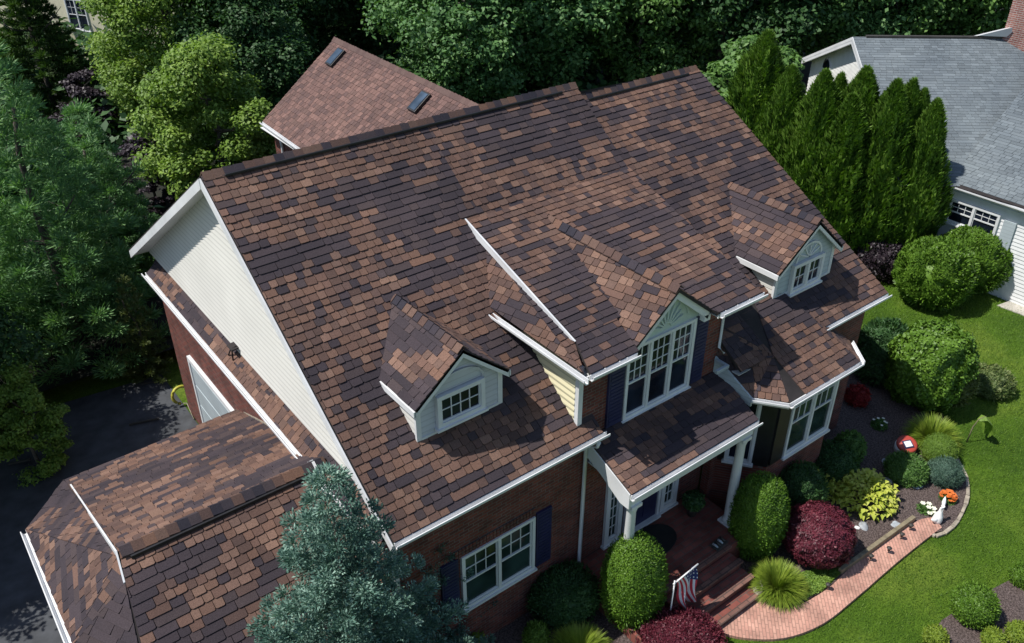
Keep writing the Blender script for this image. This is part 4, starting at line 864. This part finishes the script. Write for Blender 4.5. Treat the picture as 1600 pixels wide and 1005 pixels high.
# rocks
def rock(label,px,py,s,seed,m=stone,fl=.55,group='rocks in the mulch bed'):
    s*=1.45
    bm=bmesh.new(); bmesh.ops.create_icosphere(bm,subdivisions=3,radius=1)
    for v in bm.verts:
        k=1+.35*noise.noise(v.co*1.3+Vector((seed,0,0)))+.12*noise.noise(v.co*4+Vector((0,seed,0))); v.co=Vector((v.co.x*k*s,v.co.y*k*s*.75,v.co.z*k*s*fl))
    me=bpy.data.meshes.new('rock'); bm.to_mesh(me); bm.free(); me.materials.append(m); o=link('rock',me); p=G(px,py,GZ+s*fl*.5); o.location=(p.x,p.y,GZ+s*fl*.5); o.rotation_euler=(0,0,seed); return tag(o,label,'rock',group)
pale=plain('pale_rock',(.42,.46,.50),.75,.25,6,bumpd=.02)
rock('upright pale rock left of the bright green leafy mound',1385,725,.10,1,pale,.8); rock('pale rock touching the yellow hosta, below the upright one',1388,752,.10,2,pale); rock('flat pale rock in front of the bright green leafy mound',1432,761,.11,3,pale,.4)
rock('grey brown rock beside the burgundy maple',1349,823,.10,4,stone,.6); rock('small round white rock against the grey brown rock',1339,826,.055,5,flagwhite,.8); rock('flat bluish rock next to the timber beam',1400,821,.12,6,pale,.3)
rock('tan boulder at the bottom of the fountain grass by the steps',1187,922,.17,7,tanstone,.8,None)
# path lights
def light(label,px,py,rz=0):
    p=G(px,py,GZ); root=thing('path_light',label,'path light',p,rz,'small black path lights'); g=MB(); g.tube([(0,0,0),(0,0,.18)],.010,6); g.build('stake',black,root); g=MB(); g.lathe((0,0,.16),[(.03,0),(.03,.06),(.055,.07),(.06,.085),(.015,.11)],12); g.build('lamp_head',clay,root); return root
for a,px,py in (('on the bricks near the top end of the timber beam',1420,832),('on the bricks at the middle of the timber beam',1406,846),('on the bricks at the lower third of the timber beam',1386,868),('at the lower end of the timber beam',1358,880),('on the bricks beside the ground cover edge',1291,925)): light('small black path light '+a,px,py)
# white goose ornament and dish
p=G(1462,818,GZ); root=thing('goose_statue','white ceramic goose ornament at the corner where path meets lawn','statue',p,0)
g=MB(); g.tube([(0,0,.02),(.0,0,.10),(.02,0,.18),(.03,0,.26),(.03,0,.33),(.06,.0,.36),(.12,0,.34)],[.07,.085,.07,.035,.028,.034,.012],12); g.tube([(-.02,0,.12),(-.10,.02,.13),(-.15,.03,.16)],[.06,.04,.01],10); g.build('body',ceramic,root); root.scale=(1.4,1.4,1.4)
p=G(1474,788,GZ+.15); root=thing('bird_dish','white shallow boat shaped dish behind the goose ornament','dish',(p.x,p.y,GZ),.4); g=MB(); g.tube([(-.13,0,.2),(-.07,0,.165),(0,0,.15),(.07,0,.165),(.13,0,.2)],[.01,.03,.04,.03,.01],10); g.build('dish',ceramic,root); g=MB(); g.tube([(0,0,0),(0,0,.13)],.02,8); g.build('stand',ceramic,root); root.scale=(1.3,1.3,1.3)
# flowers
def flowers(label,px,py,n,m,s,seed,z=.16,r=.12,name='flowering_plant'):
    p=G(px,py,GZ+z); RR=np.random.RandomState(seed); root=thing(name,label,'flowers',(p.x,p.y,GZ)); k=900; d=rdir(RR,k); d[:,2]=np.abs(d[:,2]); P=d*np.array([r*1.3,r*1.3,z])*RR.rand(k,1)**.3; link('leaves',qmesh('leaves',leaves(P,rdir(RR,k),rdir(RR,k),.06*np.ones(k),.02*np.ones(k)),lf_mid),root)
    g=MB()
    for i in range(n):
        d=V(tuple(rdir(RR,1)[0])); d.z=abs(d.z); c=V((d.x*r,d.y*r,z*(.6+.5*d.z)))
        for j in range(6): a=j*math.pi/3; q=V((math.cos(a),math.sin(a),.2))*s; t_=V((-math.sin(a),math.cos(a),0))*s*.4; g.add([c,c+q*.6+t_,c+q,c+q*.6-t_],[(0,1,2,3)])
    g.build('petals',m,root); root.scale=(1.5,1.5,1.5); return root
flowers('orange flowers in front of the grey green juniper',1482,775,45,orange,.035,1,.18,.11); flowers('white flowers with pale green leaves left of the goose ornament',1447,794,10,cream,.05,2,.12,.12); flowers('few small white blossoms in the dark bed beside the bay window',1375,660,7,cream,.03,4,.2,.12)
# small red and white box ornament
p=G(1412,700,GZ+.1); root=thing('garden_box','white rounded garden box with a red lid and a small square picture','ornament',(p.x,p.y,GZ),.5)
g=MB(); g.lathe((0,0,0),[(.13,0),(.16,.04),(.17,.14),(.16,.2)],24); g.build('drum',ceramic,root); g=MB(); g.lathe((0,0,.2),[(.165,0),(.165,.03),(.14,.05),(.01,.055)],24); l=g.build('lid',redm,root); g=MB(); g.box(-.08,.07,-.09,.05,.25,.265); g.box(-.06,.05,-.07,.03,.265,.272,1); g.build('picture',[navy,ceramic],root); root.scale=(1.6,1.6,1.6); root.rotation_euler=(.35,-.1,-.5)
# drooping leaf plant
p=G(1520,690,GZ); root=thing('drooping_leaf_plant','single tall stem with one big drooping bright green leaf on the lawn','plant',(p.x,p.y,GZ)); g=MB()
pt=[V((-.12,0,0)),V((-.10,0,.35)),V((-.03,0,.52)),V((.08,0,.56)),V((.17,0,.48)),V((.22,0,.32)),V((.23,0,.14))]; wv=[.0,.0,.03,.09,.15,.17,.07]; g.tube(pt[:4],[.012,.01,.008,.006],6); g.build('stem',timber,root)
g=MB(); g_=[]
for i in range(2,6):
    for sg in(-1,1):
        for q in range(3):
            a,b=pt[i].lerp(pt[i+1],q/3),pt[i].lerp(pt[i+1],(q+1)/3); wa=wv[i]+(wv[i+1]-wv[i])*q/3; wb=wv[i]+(wv[i+1]-wv[i])*(q+1)/3*(.86 if q%2 else 1); vs=[a,a+V((-.02,sg*wa,-.03)),b+V((-.02,sg*wb,-.03)),b]; g.add(vs,[(0,1,2,3) if sg>0 else (3,2,1,0)])
g.build('leaf',lf_bright,root); root.scale=(1.5,1.5,1.5); root.rotation_euler=(0,0,-.5)
# flag
p=G(1066,972,GZ); root=thing('garden_flag','small American flag drooping from a thin pole beside the porch steps','flag',(p.x,p.y,GZ),0)
top=V((.03,.0,.92)); g=MB(); g.tube([(-.28,0,.05),(-.28,0,.98)],.010,8); g.tube([(-.30,0,.93),(.14,0,1.0)],.011,8); g.build('pole',flagwhite,root)
g=MB(); nu,nv=26,30
def fp(u,v):   # u along the arm 0..1, v down
    x=-.26+.36*u*(1-.45*v)+.20*v+.03*math.sin(v*7); y=.05*math.sin(u*9+v*4)*(.3+v)-.02*v; z=.935+.062*u-.66*v*(1-.10*u)+.02*math.cos(u*8); return V((x,y,z))
for i in range(nu):
    for j in range(nv):
        u0,u1,v0,v1=i/nu,(i+1)/nu,j/nv,(j+1)/nv; can=(i/nu>.46 and j/nv<.40); m=2 if can else (i*13//nu)%2
        if can and (i%3==1) and (j%3==1): m=1
        g.add([fp(u0,v0),fp(u1,v0),fp(u1,v1),fp(u0,v1)],[(0,1,2,3)],m)
g.build('cloth',[flagred,flagwhite,flagblue],root); root.scale=(1.6,1.6,1.6)
# porch things
p=G(1125,845,.28); root=thing('boot_tray','dark tray with small shoes at the top of the porch steps','tray',(12.05,8.15,.29),.1); g=MB(); g.box(-.2,.2,-.12,.12,0,.02); g.build('tray',clay,root,bevel=.006)
for i in range(4): g=MB(); x=-.14+.09*i; g.tube([(x,-.07,.04),(x,0,.055),(x,.07,.05)],[.018,.03,.025],8); g.build('shoe',[pale,clay][i%2],root)
g=MB(); n=24; ring=[V((10.95+.62*math.cos(t),9.1+.42*math.sin(t),.292)) for t in [2*math.pi*i/n for i in range(n)]]; g.prism(ring,(0,0,.02)); tag(g.build('door_mat',black),'oval black mat lying before the front door','mat')
p=V((12.25,9.15,.29)); root=thing('potted_plant','dark potted plant with a few white blooms at the back of the porch','potted plant',p); g=MB(); g.lathe((0,0,0),[(.10,0),(.15,.22),(.16,.26),(.13,.26),(.01,.24)],16); g.build('pot',clay,root)
RR=np.random.RandomState(4); me=add_core('foliage',shell_shape(RR,ell(.26,.22),2500,.09,.045,lf_dark,.2,None,.3,.2,3),ell(.26,.22),lf_dark,.7); link('foliage',me,root).location=(0,0,.42)
g=MB(); 
for i in range(5): c=V((.2*math.cos(i*1.3-2),.2*math.sin(i*1.3-2),.42)); g.tube([c,c+V((0,-.02,.03))],[.03,.008],6)
g.build('blossom',cream,root)
# stone slab left of the steps
# lower right bed plants
def sb(label,px,py,rpx,mat,seed,n=9000,L=.045,W=.028,name='rounded_shrub',group='small shrubs of the lower right bed'):
    p,r=ballpos(px,py,rpx,.95); return shrub(name,label,'shrub',p,ell(r,r*.98),r*.92,n,L,W,mat,group,seed=seed,lump=.06,core=.93)
sb('dark green ball shaped box shrub in the lower right mulch bed',1523,945,33,lf_box,61,16000); sb('ball shaped green shrub cut by the right edge',1600,900,19,lf_box,62); 
for i,(px,py,r_,lab) in enumerate(((1538,972,11,'tiny lime shrub directly below the ball shaped box'),(1462,995,17,'lime shrub at the left corner of the lower right bed'),(1553,998,16,'lime shrub at the bottom edge, below the ball shaped box'),(1592,990,18,'lime shrub in the bottom right corner'))): sb(lab,px,py,r_,lf_lime,70+i,5000)
c=G(838,995,GZ+.25); shrub('leafy_mound','bright green leafy shrub at the bottom edge below the dark hedge','shrub',(c.x,c.y,GZ),ell(.24,.30),.25,5000,.06,.035,lf_bright,seed=81,lump=.25,core=.8)
c=G(735,1003,GZ+.2); shrub('leafy_mound','yellow green shrub at the bottom edge below the front window','shrub',(c.x,c.y,GZ),ell(.26,.25),.22,5000,.06,.035,lf_lime,seed=82,lump=.25,core=.8)
# blue spruces
Rs=np.random.RandomState(77)
root=thing('blue_spruce','large blue spruce growing in front of the garage and left house corner','spruce tree',(3.52,8.75,GZ)); t=MB(); t.tube([(0,0,0),(0,0,6.2)],[.12,.02],8); link('crown',pine_crown(Rs,6.9,2.2,21,14,190,.062,.026,lf_spruce,.26,.02,.04,.85),root); t.build('trunk',bark,root)
c=G(676,925,1.5); root=thing('blue_spruce','slim sparse blue spruce in front of the left shutter of the front window','spruce tree',(c.x,c.y,GZ)); t=MB(); t.tube([(0,0,0),(0,0,2.2)],[.05,.01],8); link('crown',pine_crown(Rs,3.6,1.0,10,6,130,.062,.020,lf_spruce,.2,.02,.1,.7),root); t.build('trunk',bark,root)
c=G(618,925,1.6); root=thing('dry_shrub','dry brown shrub against the house corner behind the large spruce','shrub',(c.x,c.y,GZ)); link('foliage',broad(Rs,2.6,.42,26,6000,.07,.045,lf_brown,lowf=.1),root); stem(root,1.6,.03)
# hose
p=G(300,650,-.9); g=MB(); pts=[]; c=G(283,615,-.55)
arcp=[V((c.x+.26*math.cos(t),c.y+.05*math.sin(t),-.60+.26*math.sin(t))) for t in [math.radians(-40+290*i/22) for i in range(23)]][::-1]
g.tube(arcp,.045,8); root=thing('garden_hose','yellow hose loop hanging beside the garage door at the left wall','hose',(c.x,c.y,-.93)); o=g.build('hose_loop',yellowm,root); o.location=-root.location
g=MB(); e=arcp[-1]; g.tube([arcp[0],G(292,630,-.8),G(303,655,-.9),G(318,640,-.85),G(330,640,-.8)],.012,6); o=g.build('hose_tail',tanstone,root); o.location=-root.location
# planks on the dark driveway
for i,(px,py,l) in enumerate(((240,597,.75),(225,659,.8),(30,722,.55))):
    c=G(px,py,-.9); g=MB(); g.bar((-l/2,0,.03),(l/2,0,.03),.05,.05); tag(place(g.build('plank',clay),(c.x,c.y,-.92),1,-.3),['thin plank on the dark ground behind the yellow hose','thin plank on the dark ground below the yellow hose','short board on the driveway at the left edge'][i],'plank','planks on the ground')
# ================================================================ NEIGHBOUR HOUSES
nb=thing('neighbour_house','white sided neighbour house with a blue grey shingle roof at the right','house',(31,12,GZ))
def npart(name,mb,mats,label=None,bevel=0):
    o=mb.build(name,mats,nb,bevel=bevel); o.location=-nb.location
    if label: o['label']=label
    return o
R0=V((31.93,19.27,6)); D=V((.773,-.634,0)); Pn=V((-.634,-.773,0))
def np_(a,b): return R0+D*a+Pn*b-V((0,0,.41*abs(b)))
mb=MB(); shingles(mb,[np_(-.3,0),np_(-.3,7.4),np_(9,7.4),np_(9,0)],e=.15,w=.24,t=.010,seed=41,style='grey',wob=.003); npart('roof',mb,SH,'blue grey front slope of the gable wing')
mb=MB(); e0=V((28.45,12.9,2.95)); shingles(mb,[(28.45,12.9,2.95),(28.62,8,2.95),(28.62,-2,2.95),(38,-2,6.8),(38,14,6.8)],e=.15,w=.24,t=.010,seed=42,style='grey',wob=.003); npart('roof',mb,SH,'blue grey slope facing the lawn')
mb=MB(); mb.prism([np_(-.3,0),np_(9,0),np_(9,-6.2),np_(-.3,-6.2)],(0,0,-.1)); mb.prism([(38,-2,6.8),(38,14,6.8),(48,14,3),(48,-2,3)],(0,0,-.1)); npart('back_roof',mb,plain('dark_grey_roof',(.16,.19,.21),.9))
mb=MB(); mb.bar(R0+D*0.2+V((0,0,.03)),R0+D*9+V((0,0,.03)),.16,.07); npart('ridge_vent',mb,clay)
mb=MB(); A=lambda a,b,z:V((*(R0+D*a+Pn*b).xy,z))
lapsiding(mb,[A(.12,-5.95,GZ),A(.12,5.95,GZ),A(.12,5.95,3.42),A(.12,0,5.86),A(.12,-5.95,3.42)],-D,.15,.02); npart('wall',mb,plain('white_clapboard',(.74,.74,.72),.5,.06))
mb=MB()
for s in(-1,1):
    a,b=np_(-.32,0),np_(-.32,s*6.1); mb.prism([a,b,b-V((0,0,.26)),a-V((0,0,.26))],D*.06); mb.prism([a-V((0,0,.12)),b-V((0,0,.12)),b-V((0,0,.12))+D*.4,a-V((0,0,.12))+D*.4],(0,0,-.03))
npart('rake_board',mb,white)
mb=MB(); cc=R0+D*.06+Pn*(-3.6); n_=16; mb.prism([V((cc.x,cc.y,3.6))+Pn*(.62*math.cos(t))+V((0,0,.62*math.sin(t))) for t in [math.pi*i/n_ for i in range(n_+1)]],D*.05); wd_=npart('arched_window',mb,white); g=MB(); g.prism([V((cc.x,cc.y,3.66))-D*.01+Pn*(.5*math.cos(t))+V((0,0,.5*math.sin(t))) for t in [math.pi*i/n_ for i in range(n_+1)]],D*.01); g.build('pane',glass,wd_)
wl=plain('white_clapboard_wall',(.74,.75,.75),.5,.06)
mb=MB(); lapsiding(mb,[(28.8,13.2,GZ),(28.8,-2,GZ),(28.8,-2,2.9),(28.8,13.2,2.9)],(-1,0,0),.13,.02); mb.box(28.81,29,-2,13.2,GZ,2.9); npart('wall',mb,wl,'white clapboard wall facing the lawn')
mb=MB(); mb.box(28.5,28.8,-2,13,2.78,2.80); npart('soffit',mb,siding_blue)
mb=MB(); gutter(mb,(28.55,12.9,2.93),(28.6,-2,2.93),(-1,0,0)); npart('gutter',mb,white)
f=window(nb,(28.78,12.75,1.55),(0,-1,0),1.75,.85,panes=2,cols=3,rows=2,out=(-1,0,0)); f.location=-nb.location
mb=MB(); mb.box(28.72,28.77,10.45,10.85,1.0,2.3); npart('shutter',mb,siding_blue)
c=G(1592,55,6.2); mb=MB(); mb.box(c.x-.2,c.x+.9,c.y-.5,c.y+.5,3,9.5); npart('chimney',mb,brick_chim); mb=MB(); a=G(1528,56,6.1); mb.prism([a,G(1582,43,6.5),G(1582,58,6.1)],(0.2,.3,-.1)); npart('rear_roof',mb,white)
# patio slab & chair
poly('patio',[(1558,477),(1600,462),(1700,470),(1700,540),(1598,492)],GZ+.03,concrete,.08)
c=G(1582,462,GZ+.03); root=thing('garden_chair','dark metal garden chair on the concrete patio at the right edge','chair',(c.x,c.y,GZ+.03),.6); cp=clay
g=MB(); 
for x in(-.25,.25): g.tube([(x,-.25,0),(x,-.27,.42),(x,.25,.42)],.018,6); g.tube([(x,.32,0),(x,.25,.42),(x*.9,.36,1.0)],.018,6)
g.tube([(-.225,.36,1.0),(0,.38,1.06),(.225,.36,1.0)],.018,6); g.build('frame',cp,root); g=MB(); g.box(-.25,.25,-.25,.25,.42,.46); g.build('seat',siding_yellow,root); g=MB()
for i in range(5): g.tube([(-.18+.09*i,.26,.46),(-.17+.085*i,.37,1.02)],.008,5)
g.build('backrest',cp,root)
# upper left house
c=G(128,60,1.0); uh=thing('yellow_house','pale yellow house wall showing between the trees in the top left corner','house',(c.x,c.y,-1),0)
dv=(G(165,80,1)-G(95,-20,1)); ang=math.atan2(dv.y,dv.x)
g=MB(); g.box(-9,9,0,7,0,6.5); g.build('wall',plain('pale_yellow_stucco',(.62,.58,.42),.7,.06),uh); g=MB(); g.prism([(-9.4,-.4,6.4),(-9.4,7.4,6.4),(-9.4,3.5,9)],(18.8,0,0)); g.build('roof',deckm,uh)
window(uh,(-.6,0,2.5),(1,0,0),1.5,1.8,panes=2,cols=2,rows=2)
uh.rotation_euler=(0,0,-math.radians(58))

# woodland undergrowth and out of frame shade trees
RU=np.random.RandomState(5); Q=[]
for i in range(520):
    x=-22+80*RU.rand(); y=25+60*RU.rand()
    if x>6 and x<19 and y<31: continue
    if x>26 and y<30+ (x-26)*.3: continue
    if y<30-x*0 and x<8 and y<26: continue
    Q.append(clump_leaves(RU,np.array([x,y,.3+1.0*RU.rand()]),np.array([2.0,2.0,1.3]),170,.5,.34,.5,.4,.6))
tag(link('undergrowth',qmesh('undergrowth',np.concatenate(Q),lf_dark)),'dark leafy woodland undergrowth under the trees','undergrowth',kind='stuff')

ST=[wp[2],wp[1]]
for i,(x,y,sc_) in enumerate(((-3.3,20.7,.52),(-1.9,22.8,.56),(-.7,23.5,.50))):
    o=copy_tree(ST[i%2]); place(o,(x,y,-1),sc_,i*2,['shade tree beyond the left edge of the driveway','shade tree at the far left behind the pines','shade tree behind the pines at the end of the driveway'][i],'trees shading the driveway')
# grass blades on the lawn
RG=np.random.RandomState(9); n=150000; x=11+20*RG.rand(n); y=-3+17*RG.rand(n); d=rdir(RG,n)
bad=(y>9.2)&(x<19)
P=np.stack([x,y,np.full(n,GZ+.02)],1)[~bad]; d=d[~bad]; m=len(P); T=nrm(np.array([0,0,1.])+d*.75)
tag(link('grass',qmesh('grass',leaves(P,T,d,.075*(.6+.8*RG.rand(m)),.014*(.6+.8*RG.rand(m))),leafmat('grass_blades',[(.045,.10,.006),(.09,.175,.012),(.16,.25,.03)],.8,.6,.25))),'short mown green grass on the lawn','grass',kind='stuff')
